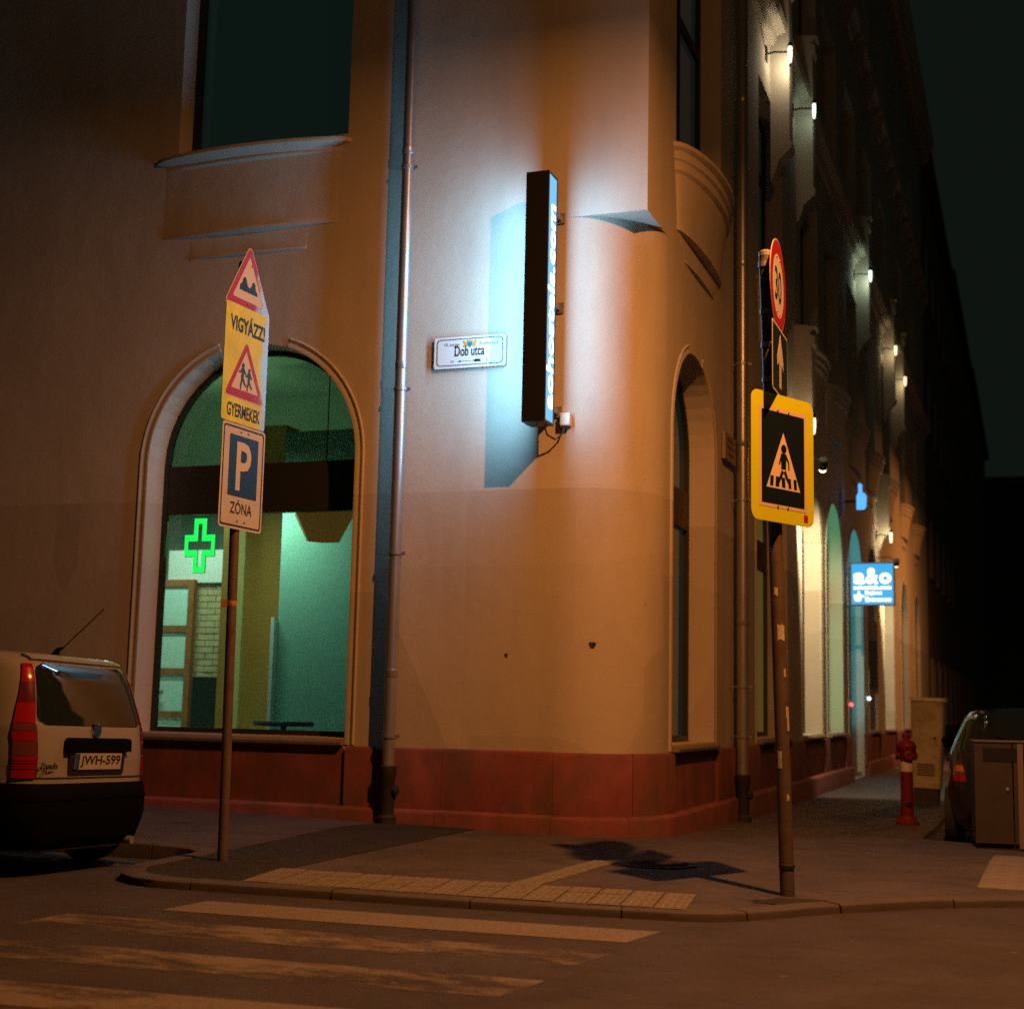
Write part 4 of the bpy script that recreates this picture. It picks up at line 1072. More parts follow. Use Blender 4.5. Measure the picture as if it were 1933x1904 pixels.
obj('zone_lettering', text('ZÓNA', -0.135, 0.135, -0.27, -0.165, -0.0016, bold=0.008), FLAT['black'], s3)
bolts(s3, [(-0.04, 0.33), (0.05, 0.33), (-0.04, -0.32), (0.05, -0.32)])
for z in (2.55, 3.1, 3.3, 3.9, 4.1, 4.3):
    cl = MB().lathe([(0.037, z - 0.016), (0.042, z - 0.016), (0.042, z + 0.016), (0.037, z + 0.016)], 14, c=(LEAN * z, 0, 0))
    obj('clamp', cl, M['galv'], lp)
obj('tape_scrap', MB().lathe([(0.037, 1.78), (0.039, 1.79), (0.0385, 1.81), (0.037, 1.82)], 14, c=(LEAN * 1.8, 0, 0)).box(-0.095, -0.05, -0.03, -0.026, 1.77, 1.83).xf(Matrix.Identity(4)), worn('old_tape', (0.4, 0.2, 0.08), 9, (0.2, 0.08, 0.03), 0.5), lp)

# ---- right post: speed limit, one-way arrow, pedestrian crossing
BR = W(1.681, -2.733); zr = g(1.681, -2.733)
rp = empty('sign_post', (BR.x, BR.y, zr), 0, 'leaning stickered post with round 30 sign, arrow plate and yellow framed crossing sign', 'sign post', 'traffic sign posts')
LEANR = -0.0305
rpole = obj('pole', MB().tube([(0, 0, -0.05), (LEANR * 2.2, 0, 2.2), (LEANR * 4.25, 0, 4.25)], 0.047, 18), M['rustpole'], rp, smooth=True)
obj('pole_cap', MB().lathe([(0.049, 4.24), (0.049, 4.27), (0.03, 4.285), (0.001, 4.29)], 16, c=(LEANR * 4.25, 0, 0)), M['galv'], rp)
obj('pole_joint', MB().lathe([(0.0475, 0.17), (0.052, 0.175), (0.052, 0.195), (0.0475, 0.2)], 18, c=(LEANR * 0.18, 0, 0)), M['iron'], rp)
def rm(z, phi, dx, off):
    n = Vector((math.cos(R(phi)), -math.sin(R(phi)), 0)) * off; d = Vector((math.sin(R(phi)), math.cos(R(phi)), 0)) * dx
    return sign_frame(LEANR * z + n.x + d.x, n.y + d.y, z, phi)
c1 = plate('speed_limit_sign', circ(0.32), rp, FLAT['white'], rm(4.035, 20, 0.02, 0.075))
mb = frame_mb(circ(0.312), circ(0.222), -0.0014, -0.0003); obj('red_ring', mb, FLAT['red'], c1)
obj('lettering', text('30', -0.13, 0.13, -0.115, 0.115, -0.0014, bold=0.012), FLAT['black'], c1)
bolts(c1, [(-0.06, 0.19), (0.06, 0.19), (-0.05, -0.19), (0.05, -0.19)])
c2 = plate('one_way_sign', rrect(-0.30, 0.30, -0.235, 0.235, 0.02), rp, FLAT['white'], rm(3.50, 20, 0.02, 0.07))
layer('dark_field', rrect(-0.285, 0.285, -0.22, 0.22, 0.015), c2, FLAT['dark'], 1)
obj('arrow', MB().prism([(-0.038, -0.18), (0.038, -0.18), (0.038, 0.0), (0.12, -0.04), (0.12, 0.02), (0.0, 0.19), (-0.12, 0.02), (-0.12, -0.04), (-0.038, 0.0)], -0.0026, -0.0014), FLAT['white'], c2)
bolts(c2, [(0.0, -0.02), (0.05, -0.02)])
PC = 47
mx = rm(2.83, PC, 0.0, 0.085)
ypts = rrect(-0.345, 0.345, -0.43, 0.43, 0.07)
c3 = plate('crossing_sign', ypts, rp, worn('yellow_film', (0.60, 0.68, 0.012), 4, (0.52, 0.54, 0.01), 0.4, 0.45), mx)
layer('pale_frame', rrect(-0.262, 0.262, -0.335, 0.335, 0.006), c3, mat('pale_film', (0.62, 0.5, 0.36), 0.5), 1)
layer('dark_field', rrect(-0.235, 0.235, -0.31, 0.31, 0.006), c3, FLAT['dark'], 2)
layer('triangle', [(-0.185, -0.205), (0.0, 0.175), (0.185, -0.205)], c3, mat('crossing_white', (0.68, 0.56, 0.42), 0.5), 3)
fg = [limb((0.0, 0.035), (0.0, -0.07), 0.062, 0.052), limb((-0.018, 0.03), (-0.048, -0.04), 0.017, 0.013), limb((0.022, 0.025), (0.055, -0.02), 0.018, 0.014), limb((0.055, -0.018), (0.058, -0.07), 0.013, 0.011),
      limb((-0.01, -0.082), (-0.035, -0.13), 0.028, 0.022), limb((-0.035, -0.128), (-0.06, -0.175), 0.02, 0.013), limb((0.012, -0.082), (0.04, -0.135), 0.028, 0.022), limb((0.04, -0.133), (0.072, -0.175), 0.02, 0.013)]
figure(fg, c3, FLAT['dark'], 4, (0.002, 0.068, 0.029))
mb = MB()
for x0, x1 in ((-0.15, -0.115), (-0.09, -0.05), (-0.018, 0.02), (0.055, 0.085), (0.115, 0.148)): mb.prism([(x0, -0.192), (x1, -0.192), (x1 - 0.006 * (1 if x1 > 0 else -1), -0.125), (x0 - 0.006 * (1 if x1 > 0 else -1), -0.125)], -0.0047, -0.0036)
obj('zebra_bars', mb, FLAT['dark'], c3)
bolts(c3, [(-0.06, 0.32), (0.06, 0.32), (-0.06, -0.322), (0.05, -0.322)])
obj('sticker', MB().prism(rrect(0.23, 0.275, -0.40, -0.35, 0.004), -0.0012, -0.0003), FLAT['red'], c3)
for z in (2.6, 3.05, 3.38, 3.62, 3.85, 4.18):
    obj('clamp', MB().lathe([(0.048, z - 0.018), (0.054, z - 0.018), (0.054, z + 0.018), (0.048, z + 0.018)], 16, c=(LEANR * z, 0, 0)).tube([(LEANR * z, -0.05, z), (LEANR * z + 0.02, -0.075, z)], 0.008, 6), M['galv'], rp)
stm = worn('old_sticker', (0.55, 0.5, 0.42), 30, (0.25, 0.2, 0.15), 0.6)
for z, h, a, wd_ in [(1.68, 0.10, -80, 62), (1.42, 0.05, -60, 22), (1.16, 0.07, -50, 30), (1.12, 0.16, -38, 36), (0.86, 0.11, -128, 40), (1.95, 0.05, -110, 30), (0.62, 0.04, -70, 24)]:
    rows = [[(LEANR * zz + 0.0485 * math.cos(R(a + wd_ * (k / 5 - 0.5) * (1 if j != 1 else 0.9))), 0.0485 * math.sin(R(a + wd_ * (k / 5 - 0.5))), zz + random.uniform(-0.008, 0.008)) for k in range(6)] for j, zz in enumerate((z - h / 2, z, z + h / 2))]
    obj('sticker', MB().grid(rows), stm, rp)

# ================================================================== CARS
def interp(tab, z):
    if z <= tab[0][0]: return tab[0][1:]
    for a, b in zip(tab, tab[1:]):
        if z <= b[0]:
            t = (z - a[0]) / (b[0] - a[0]); return tuple(p + (q - p) * t for p, q in zip(a[1:], b[1:]))
    return tab[-1][1:]
class Car:
    """body as a stack of rounded outlines: table rows are z, rear x, front x, half width, squareness; x runs forward, y left"""
    def __init__(s, tab): s.tab = tab
    def pt(s, th, z, off=0.0):
        xr, xf, hw, n = interp(s.tab, z); a, xc = (xf - xr) / 2, (xf + xr) / 2
        c, si = math.cos(th), math.sin(th)
        p = Vector((xc - a * math.copysign(abs(c) ** (2 / n), c), hw * math.copysign(abs(si) ** (2 / n), si), z))
        if off:
            e = 0.004
            q1, q2 = s.pt(th - e, z), s.pt(th + e, z); r1, r2 = s.pt(th, z - 0.01), s.pt(th, z + 0.01)
            nrm = (q2 - q1).cross(r2 - r1)
            if nrm.length > 1e-9:
                nrm.normalize(); ctr = Vector((xc, 0, z))
                if nrm.dot(p - ctr) < 0: nrm = -nrm
                p = p + nrm * off
        return p
    def th_y(s, y, z):                       # angle on the rear half for a given y
        hw, n = interp(s.tab, z)[2:4]; k = max(-0.9999, min(0.9999, y / hw))
        return math.copysign(math.asin(min(1, abs(k) ** (n / 2))), k)
    def th_x(s, x, z, side):                 # angle on a side for a given x
        xr, xf, hw, n = interp(s.tab, z); a, xc = (xf - xr) / 2, (xf + xr) / 2
        k = max(-0.9999, min(0.9999, (xc - x) / a)); c = math.copysign(abs(k) ** (n / 2), k)
        return side * math.acos(c)
    def shell(s, nz=60, nt=72):
        zs_ = [s.tab[0][0] + (s.tab[-1][0] - s.tab[0][0]) * (i / nz) for i in range(nz + 1)]
        ths = []
        for k in range(nt): ths.append(2 * math.pi * k / nt - math.pi)
        mb = MB().grid([[s.pt(t_, z) for t_ in ths] for z in zs_], closed=True)
        n = nt; mb.f += [tuple(range(n - 1, -1, -1)), tuple(range(nz * n, nz * n + n))]; mb.mi += [0, 0]
        return mb
    def patch(s, fa, fb, z0, z1, off, nu=14, nz=12, thick=0.0):
        rows = []
        for i in range(nz + 1):
            z = z0 + (z1 - z0) * i / nz; a, b = fa(z), fb(z)
            rows.append([s.pt(a + (b - a) * k / nu, z, off) for k in range(nu + 1)])
        mb = MB().grid(rows)
        if thick:
            rows2 = []
            for i in range(nz + 1):
                z = z0 + (z1 - z0) * i / nz; a, b = fa(z), fb(z)
                rows2.append([s.pt(a + (b - a) * k / nu, z, off - thick) for k in range(nu + 1)])
            edge = lambda rr: [rr[0][k] for k in range(nu + 1)] + [rr[i][nu] for i in range(1, nz + 1)] + [rr[nz][k] for k in range(nu - 1, -1, -1)] + [rr[i][0] for i in range(nz - 1, 0, -1)]
            mb.grid([edge(rows), edge(rows2)], closed=True)
        return mb
def rnd(z, z0, z1, r, v):                    # rounds off the corner of a patch: inset near its lower and upper edge
    d = min(z - z0, z1 - z)
    return v if d >= r else v - (r - math.sqrt(max(0, r * r - (r - d) ** 2)))

def wheel(parent, x, y, r, wdt, cover):
    s = 1 if y > 0 else -1
    ty = obj('wheel', MB().lathe([(r * 0.62, -wdt / 2), (r * 0.93, -wdt / 2), (r, -wdt / 2 + 0.03), (r, wdt / 2 - 0.03), (r * 0.93, wdt / 2), (r * 0.62, wdt / 2)], 28, axis='y'), M['rubber'], parent, smooth=True)
    ty.location = (x, y, r)
    rm_ = MB().lathe([(r * 0.63, 0.0), (r * 0.6, s * 0.02), (r * 0.45, s * 0.01), (r * 0.2, s * 0.03), (0.001, s * 0.032)], 24, axis='y')
    rim = obj('rim', rm_, cover, ty, smooth=True); rim.location = (0, s * (wdt / 2 - 0.03), 0)
    return ty
LENS_RED = mat('red_lens', (0.26, 0.005, 0.010), 0.12, coat=1.0)
LENS_CLR = mat('clear_lens', (0.11, 0.03, 0.025), 0.12, coat=1.0)
LENS_ORG = mat('amber_lens', (0.5, 0.18, 0.02), 0.12, coat=1.0)
CARGLASS = mat('car_glass', (0.010, 0.014, 0.013), 0.04, spec=0.8, coat=0.5)
PLAST = mat('black_bumper_plastic', (0.002, 0.0025, 0.0025), 0.8, spec=0.06)
CHROME = mat('chrome', (0.6, 0.6, 0.6), 0.15, 1.0)
STEEL = mat('wheel_cover', (0.3, 0.3, 0.31), 0.35, 0.7)

def common(car, c, paint, belt, wtop, xwin, wb, r, wdt, hwid, door_x):
    obj('body', car.shell(), paint, c, smooth=True, angle=50)
    for s in (1, -1):
        for x0, x1 in xwin:
            fa = lambda z, x0=x0, s=s: car.th_x(x0[0] + (x0[1] - x0[0]) * (z - belt) / (wtop - belt), z, s)
            fb = lambda z, x1=x1, s=s: car.th_x(x1[0] + (x1[1] - x1[0]) * (z - belt) / (wtop - belt), z, s)
            obj('side_window', car.patch(fa, fb, belt, wtop, 0.004, 10, 8), CARGLASS, c, smooth=True)
        for xw in wb:
            n = 20; cx = xw
            rows = []
            for rr in (0.02, r + 0.055):
                rows.append([])
                for k in range(n + 1):
                    a = math.pi * k / n; x = cx + rr * math.cos(a); z = max(car.tab[0][0] + 0.002, r - 0.02 + rr * math.sin(a))
                    rows[-1].append(car.pt(car.th_x(x, z, s), z, 0.005))
            obj('wheel_arch', MB().grid(rows), M['rubber'], c)
            wheel(c, xw, s * (hwid - wdt / 2 + 0.012), r, wdt, STEEL)
        for xd in door_x:
            fa = lambda z, s=s: car.th_x(xd - 0.004, z, s); fb = lambda z, s=s: car.th_x(xd + 0.004, z, s)
            obj('door_gap', car.patch(fa, fb, 0.36, belt, 0.0025, 1, 10), M['black'], c)
        hx = door_x[0] - 0.18
        fa = lambda z, s=s: car.th_x(hx, z, s); fb = lambda z, s=s: car.th_x(hx + 0.14, z, s)
        obj('door_handle', car.patch(fa, fb, belt - 0.13, belt - 0.095, 0.025, 4, 2, 0.025), PLAST, c)
        mi_ = obj('mirror', MB().sphere((0, 0, 0), 0.1, 12, 8, sc=(0.55, 1.0, 0.8)), PLAST, c, smooth=True)
        mi_.location = (xwin[-1][1][0] - 0.12, s * (hwid + 0.06), belt + 0.06)

# ---- small white hatchback at the left kerb
t1 = [(z_ * 0.962, *r_) for z_, *r_ in [(0.16, 0.10, 3.44, 0.70, 5.0), (0.24, 0.03, 3.50, 0.76, 6.0), (0.40, 0.0, 3.54, 0.786, 6.5), (0.56, 0.005, 3.54, 0.789, 6.5), (0.62, 0.03, 3.52, 0.789, 6.5), (0.80, 0.04, 3.47, 0.787, 6.8), (0.88, 0.048, 3.38, 0.784, 6.8), (0.94, 0.055, 3.1, 0.78, 6.5),
      (1.0, 0.065, 2.66, 0.770, 6.5), (1.10, 0.09, 2.46, 0.750, 6.2), (1.22, 0.125, 2.25, 0.725, 6.0), (1.34, 0.165, 2.04, 0.698, 5.8), (1.42, 0.20, 1.90, 0.676, 5.5), (1.47, 0.235, 1.80, 0.65, 5.0), (1.505, 0.30, 1.70, 0.60, 4.5), (1.53, 0.45, 1.55, 0.5, 4.0), (1.54, 0.75, 1.3, 0.3, 3.0)]]
CAMB = -0.034 - 0.012 + 0.0
car = Car(t1)
cx, cy = -2.86, -3.80
panda = empty('parked_car', W(cx, cy, groad(cx - 1.7, cy) + 0.004), 0, 'small white hatchback with black bumper and tall tail lights parked at the left kerb', 'car', 'cars parked at the kerb',
              rot=(R(0), 0, 0))
# heading along the left front (away to the left), rolled towards the kerb by the camber of the street
ax = Vector((-CY_, -SY_, 0)).normalized()
slope_f = (groad(cx - 2.6, cy) - groad(cx - 0.6, cy)) / 2.0
slope_l = (groad(cx - 1.7, cy - 0.7) - groad(cx - 1.7, cy + 0.7)) / 1.4
X_ = Vector((ax.x, ax.y, slope_f)).normalized(); Y_ = Vector((-ax.y, ax.x, slope_l)); Y_ = (Y_ - X_ * Y_.dot(X_)).normalized(); Z_ = X_.cross(Y_)
mm = Matrix((X_, Y_, Z_)).transposed().to_4x4()
panda.rotation_euler = mm.to_euler()
pos = W(cx, cy, 0); panda.location = (pos.x, pos.y, groad(cx - 1.7, cy) - slope_f * 1.7 + 0.004)
paint = mat('white_car_paint', (0.23, 0.22, 0.205), 0.25, coat=0.6)
common(car, panda, paint, 0.985, 1.37, [((0.40, 0.48), (1.02, 1.02)), ((1.10, 1.10), (1.92, 1.72)), ((1.98, 1.78), (2.42, 1.86))], (0.56, 2.86), 0.285, 0.165, 0.789, [1.06])
S = 0.58
obj('rear_window', car.patch(lambda z: car.th_y(-rnd(z, 0.985, 1.39, 0.07, S - (z - 0.985) * 0.2), z), lambda z: car.th_y(rnd(z, 0.985, 1.39, 0.07, S - (z - 0.985) * 0.2), z), 0.985, 1.39, 0.005, 20, 16, 0.004), CARGLASS, panda, smooth=True)
obj('windscreen', car.patch(lambda z: math.pi - car.th_y(0.6 - (z - 1.0) * 0.15, z), lambda z: math.pi + car.th_y(0.6 - (z - 1.0) * 0.15, z), 1.02, 1.38, 0.004, 16, 12), CARGLASS, panda, smooth=True)
obj('rear_bumper', car.patch(lambda z: -1.15, lambda z: 1.15, 0.19, 0.605, 0.022, 40, 10, 0.03), PLAST, panda, smooth=True)
obj('front_bumper', car.patch(lambda z: math.pi - 1.15, lambda z: math.pi + 1.15, 0.19, 0.55, 0.02, 40, 10, 0.03), PLAST, panda, smooth=True)
obj('sill_trim', car.patch(lambda z: car.th_x(0.9, z, 1), lambda z: car.th_x(2.5, z, 1), 0.19, 0.3, 0.008, 20, 4), PLAST, panda)
obj('sill_trim', car.patch(lambda z: car.th_x(0.9, z, -1), lambda z: car.th_x(2.5, z, -1), 0.19, 0.3, 0.008, 20, 4), PLAST, panda)
# tailgate outline, bumper crease and lamps in the bumper
for s in (1, -1):
    obj('tailgate_gap', car.patch(lambda z, s=s: car.th_y(s * 0.580, z), lambda z, s=s: car.th_y(s * 0.586, z), 0.645, 0.985, 0.003, 1, 8), M['black'], panda)
obj('bumper_crease', car.patch(lambda z: -1.12, lambda z: 1.12, 0.50, 0.512, 0.03, 36, 1, 0.01), PLAST, panda, smooth=True)
obj('exhaust', MB().tube([(-0.02, -0.42, 0.2), (0.3, -0.42, 0.2)], 0.028, 12), M['galv'], panda)
for z0, z1, ww in ((0.635, 0.645, 0.62),): obj('tailgate_gap', car.patch(lambda z: car.th_y(-ww, z), lambda z: car.th_y(ww, z), z0, z1, 0.003, 20, 1), M['black'], panda)
for s in (1, -1):
    def tin(z, s=s): return s * car.th_y((0.592 - (z - 0.985) * 0.2) if z > 0.985 else 0.592, z)
    def tout(z, s=s):
        t_ = tin(z); p0 = car.pt(t_, z); wz = 0.145 if z < 0.93 else 0.145 - (z - 0.93) / 0.45 * 0.08
        while (car.pt(t_, z) - p0).length < wz: t_ += s * 0.004
        return t_
    tl_ = obj('tail_light', car.patch(tin, tout, 0.64, 0.78, 0.014, 8, 6, 0.014), LENS_RED, panda, smooth=True)
    obj('indicator_lens', car.patch(tin, tout, 0.783, 0.875, 0.014, 8, 5, 0.014), LENS_CLR, tl_, smooth=True)
    obj('red_lens', car.patch(tin, tout, 0.878, 0.94, 0.015, 8, 4, 0.014), LENS_RED, tl_, smooth=True)
    obj('clear_lens', car.patch(tin, tout, 0.943, 0.985, 0.014, 8, 3, 0.014), LENS_CLR, tl_, smooth=True)
    obj('upper_lens', car.patch(tin, tout, 0.988, 1.12, 0.015, 8, 6, 0.014), LENS_RED, tl_, smooth=True)
    obj('dark_lens', car.patch(tin, tout, 1.122, 1.25, 0.012, 8, 6, 0.012), mat('smoked_lens', (0.09, 0.01, 0.012), 0.12, coat=1.0), tl_, smooth=True)
    obj('top_lens', car.patch(tin, tout, 1.252, 1.375, 0.014, 8, 8, 0.014), LENS_RED, tl_, smooth=True)
    for k in range(4):
        z = 0.70 + 0.018 * k; obj('lens_rib', car.patch(tin, tout, z, z + 0.006, 0.018, 8, 1, 0.004), LENS_RED, tl_)
def rear_at(y, z, off): return car.pt(car.th_y(y, z), z, off)
def on_rear(mb, z, tilt=0.06, off=0.012):     # local xz drawing onto the tailgate: x right as seen from behind
    p = rear_at(0, z, off)
    return mb.xf(Matrix.Translation((p.x, 0, z)) @ Matrix.Rotation(R(-3.5), 4, 'Y') @ Matrix(((0, 1, 0, 0), (-1, 0, 0, 0), (0, 0, 1, 0), (0, 0, 0, 1))))
obj('plate_recess', on_rear(MB().prism(rrect(-0.31, 0.31, -0.085, 0.085, 0.02), -0.002, 0.01), 0.74), M['black'], panda)
np_ = obj('number_plate', on_rear(MB().prism(rrect(-0.26, 0.26, -0.055, 0.055, 0.008), -0.012, -0.004), 0.75), mat('number_plate_white', (0.36, 0.35, 0.33), 0.4), panda)
obj('country_strip', on_rear(MB().prism(rrect(-0.258, -0.215, -0.053, 0.053, 0.004), -0.0135, -0.012), 0.75), FLAT['blue'], np_)
obj('lettering', on_rear(text('JWH-599', -0.2, 0.245, -0.04, 0.04, -0.0138, bold=0.015), 0.75), FLAT['black'], np_)
obj('tailgate_handle', on_rear(MB().prism([(-0.36, -0.045), (-0.35, 0.03), (-0.33, 0.045), (0.33, 0.045), (0.35, 0.03), (0.36, -0.045)], -0.035, 0.01), 0.86), PLAST, panda)
bd = obj('round_badge', on_rear(MB().lathe([(0.052, 0.004), (0.052, -0.008), (0.044, -0.012), (0.042, -0.008), (0.001, -0.009)], 22, axis='y'), 0.953, off=0.006), CHROME, panda)
obj('badge_field', on_rear(MB().lathe([(0.041, -0.0095), (0.001, -0.0115)], 20, axis='y'), 0.953, off=0.006), FLAT['blue'], bd)
p = rear_at(-0.45, 0.7, 0.004)
mbt = text('Panda', -0.585, -0.41, 0.0, 0.042, -0.003, bold=0.006, shear=0.2); text('DYNAMIC', -0.565, -0.42, -0.032, -0.012, -0.003, mb=mbt)
obj('badge_lettering', on_rear(mbt, 0.70, off=-0.0).xf(Matrix.Translation((rear_at(0.5, 0.7, 0.006).x - rear_at(0, 0.7, 0).x, 0, 0))), M['black'], panda)
obj('roof_lip', car.patch(lambda z: car.th_y(-0.5, z), lambda z: car.th_y(0.5, z), 1.405, 1.437, 0.02, 16, 3, 0.03), paint, panda, smooth=True)
obj('antenna', MB().tube([(0.42, 0.05, 1.46), (0.40, 0.05, 1.50), (0.36, 0.05, 1.515)], 0.015, 8, radii=[0.03, 0.018, 0.008]).tube([(0.37, 0.05, 1.505), (0.12, -0.05, 1.80)], 0.004, 6), PLAST, panda)

# ---- dark hatchback in the side street
t2 = [(0.17, 0.10, 3.9, 0.74, 5.0), (0.26, 0.03, 3.98, 0.80, 5.5), (0.42, 0.0, 4.02, 0.835, 5.5), (0.58, 0.01, 4.0, 0.845, 5.5), (0.72, 0.05, 3.95, 0.845, 5.2), (0.82, 0.09, 3.8, 0.84, 5.0), (0.90, 0.13, 3.3, 0.83, 4.8), (0.95, 0.17, 2.9, 0.815, 4.8),
      (1.05, 0.27, 2.62, 0.775, 4.5), (1.17, 0.40, 2.36, 0.725, 4.3), (1.28, 0.53, 2.12, 0.675, 4.1), (1.35, 0.64, 1.96, 0.625, 4.0), (1.39, 0.78, 1.8, 0.55, 3.6), (1.415, 1.0, 1.6, 0.4, 3.0)]
car2 = Car(t2)
dcx, dcy = 3.17, 2.95
dk = empty('parked_car', W(dcx, dcy, groad(dcx, dcy + 1.9) + 0.004), YAW + R(90), 'dark hatchback parked in the side street behind the metal bin', 'car', 'cars parked at the kerb')
dpaint = mat('dark_car_paint', (0.012, 0.014, 0.016), 0.18, coat=0.8)
common(car2, dk, dpaint, 0.96, 1.31, [((0.62, 0.9), (1.25, 1.25)), ((1.33, 1.33), (2.2, 1.95)), ((2.28, 2.02), (2.78, 2.1))], (0.66, 3.2), 0.30, 0.18, 0.845, [1.29])
obj('rear_window', car2.patch(lambda z: car2.th_y(-rnd(z, 0.97, 1.33, 0.06, 0.66 - (z - 0.97) * 0.4), z), lambda z: car2.th_y(rnd(z, 0.97, 1.33, 0.06, 0.66 - (z - 0.97) * 0.4), z), 0.97, 1.33, 0.005, 18, 12, 0.004), CARGLASS, dk, smooth=True)
obj('windscreen', car2.patch(lambda z: math.pi - car2.th_y(0.66 - (z - 1.0) * 0.25, z), lambda z: math.pi + car2.th_y(0.66 - (z - 1.0) * 0.25, z), 1.0, 1.32, 0.004, 16, 10), CARGLASS, dk, smooth=True)
obj('rear_bumper', car2.patch(lambda z: -1.1, lambda z: 1.1, 0.2, 0.56, 0.02, 36, 8, 0.03), dpaint, dk, smooth=True)
for s in (1, -1):
    def tin(z, s=s): return s * car2.th_y(0.62 + (z - 0.66) * 0.25, z)
    def tout(z, s=s): return car2.th_x(0.36 - (z - 0.66) * 0.35, z, s)
    tl_ = obj('tail_light', car2.patch(tin, tout, 0.66, 0.755, 0.012, 8, 6, 0.012), LENS_RED, dk, smooth=True)
    obj('indicator_lens', car2.patch(tin, tout, 0.758, 0.82, 0.012, 8, 4, 0.012), LENS_ORG, tl_, smooth=True)
    obj('clear_lens', car2.patch(tin, tout, 0.823, 0.93, 0.012, 8, 6, 0.012), LENS_CLR, tl_, smooth=True)
def on_rear2(mb, z, off=0.012):
    p = car2.pt(0, z, off); return mb.xf(Matrix.Translation((p.x, 0, z)) @ Matrix(((0, 1, 0, 0), (-1, 0, 0, 0), (0, 0, 1, 0), (0, 0, 0, 1))))
obj('number_plate', on_rear2(MB().prism(rrect(-0.26, 0.26, -0.055, 0.055, 0.008), -0.01, 0.0), 0.5, 0.03), mat('number_plate_white', (0.6, 0.57, 0.52), 0.4), dk)
obj('wiper', on_rear2(MB().tube([(0.0, -0.04, 0.0), (-0.2, -0.02, 0.08), (-0.34, 0.0, 0.13)], 0.008, 6), 0.99), PLAST, dk)

# ================================================================== STREET FURNITURE
hyx, hyy = 1.782, 5.37
hy = empty('fire_hydrant', W(hyx, hyy, g(hyx, hyy)), YAW, 'red standing fire hydrant with white band on the right pavement', 'hydrant')
hred = worn('hydrant_red', (0.16, 0.013, 0.020), 7, (0.12, 0.015, 0.02), 0.5, 0.4)
obj('base_flange', MB().lathe([(0.001, 0.0), (0.135, 0.0), (0.135, 0.03), (0.115, 0.045), (0.1, 0.09), (0.088, 0.1)], 24), hred, hy, smooth=True)
obj('column', MB().lathe([(0.073, 0.09), (0.070, 0.6), (0.073, 0.78), (0.085, 0.82)], 24), hred, hy, smooth=True)
obj('white_band', MB().lathe([(0.0705, 0.60), (0.0765, 0.605), (0.0765, 0.71), (0.0725, 0.715)], 24), worn('hydrant_white', (0.6, 0.55, 0.46), 9, (0.3, 0.22, 0.15), 0.5), hy, smooth=True)
obj('bonnet', MB().lathe([(0.08, 0.80), (0.112, 0.86), (0.118, 0.9), (0.1, 0.935), (0.07, 0.975), (0.045, 0.985), (0.05, 1.03), (0.03, 1.05), (0.001, 1.055)], 24), hred, hy, smooth=True)
for a in (0, 110, -120):
    nz = obj('outlet', MB().lathe([(0.045, 0.0), (0.045, 0.045), (0.056, 0.05), (0.056, 0.07), (0.036, 0.075), (0.032, 0.06), (0.001, 0.06)], 18, axis='y'), hred, hy, smooth=True)
    nz.rotation_euler = (0, 0, R(180 + a + 24)); nz.location = (0, 0, 0.79); 
    nz.matrix_local = Matrix.Rotation(R(180 + 20 + a), 4, 'Z') @ Matrix.Translation((0, 0.05, 0.79))
obj('lower_outlet', MB().lathe([(0.036, 0.0), (0.036, 0.03), (0.02, 0.035), (0.001, 0.035)], 14, axis='y').xf(Matrix.Rotation(R(200), 4, 'Z') @ Matrix.Translation((0, 0.06, 0.24))), M['iron'], hy)

cab = empty('utility_cabinet', W(1.73, 9.4, g(1.73, 9.4)), YAW + R(-4), 'stained grey utility cabinet with pale lid behind the hydrant', 'cabinet', rot=(R(0.5), R(2.2), YAW + R(-4)))
cmat = worn('stained_cabinet', (0.58, 0.50, 0.36), 4, (0.16, 0.12, 0.08), 0.7, 0.7, bumps=0.4)
obj('base', MB().box(-0.17, 0.17, -0.13, 0.13, -0.03, 0.24, c=0.01), M['kerb'], cab)
rows_ = []
for hw2, hd2, zz in ((0.20, 0.15, 0.24), (0.215, 0.16, 0.8), (0.235, 0.17, 1.47)):
    rows_.append([(x, y, zz) for x, y in rrect(-hw2, hw2, -hd2, hd2, 0.07)])
mbb = MB().grid(rows_, closed=True); nn_ = len(rows_[0]); mbb.f += [tuple(range(nn_)), tuple(range(2 * nn_, 3 * nn_))]; mbb.mi += [0, 0]
obj('body', mbb, cmat, cab, smooth=True)
obj('lid', MB().prism_z(rrect(-0.255, 0.255, -0.19, 0.19, 0.09), 1.468, 1.515), worn('cabinet_lid', (0.75, 0.68, 0.52), 5, (0.3, 0.25, 0.18), 0.4), cab)
obj('door', MB().add([(-0.175, -0.157, 0.3), (0.175, -0.157, 0.3), (0.205, -0.176, 1.42), (-0.205, -0.176, 1.42), (-0.175, -0.14, 0.3), (0.175, -0.14, 0.3), (0.205, -0.16, 1.42), (-0.205, -0.16, 1.42)], [(0, 1, 2, 3), (0, 4, 5, 1), (1, 5, 6, 2), (2, 6, 7, 3), (3, 7, 4, 0)]), cmat, cab)
obj('lock', MB().lathe([(0.02, 0.0), (0.02, -0.015), (0.001, -0.018)], 12, axis='y', c=(0.12, -0.165, 0.95)), M['iron'], cab)
vent = MB()
for k in range(5): vent.box(-0.12, 0.12, -0.168, -0.15, 0.42 + 0.035 * k, 0.435 + 0.035 * k)
obj('vent_slots', vent, M['iron'], cab)

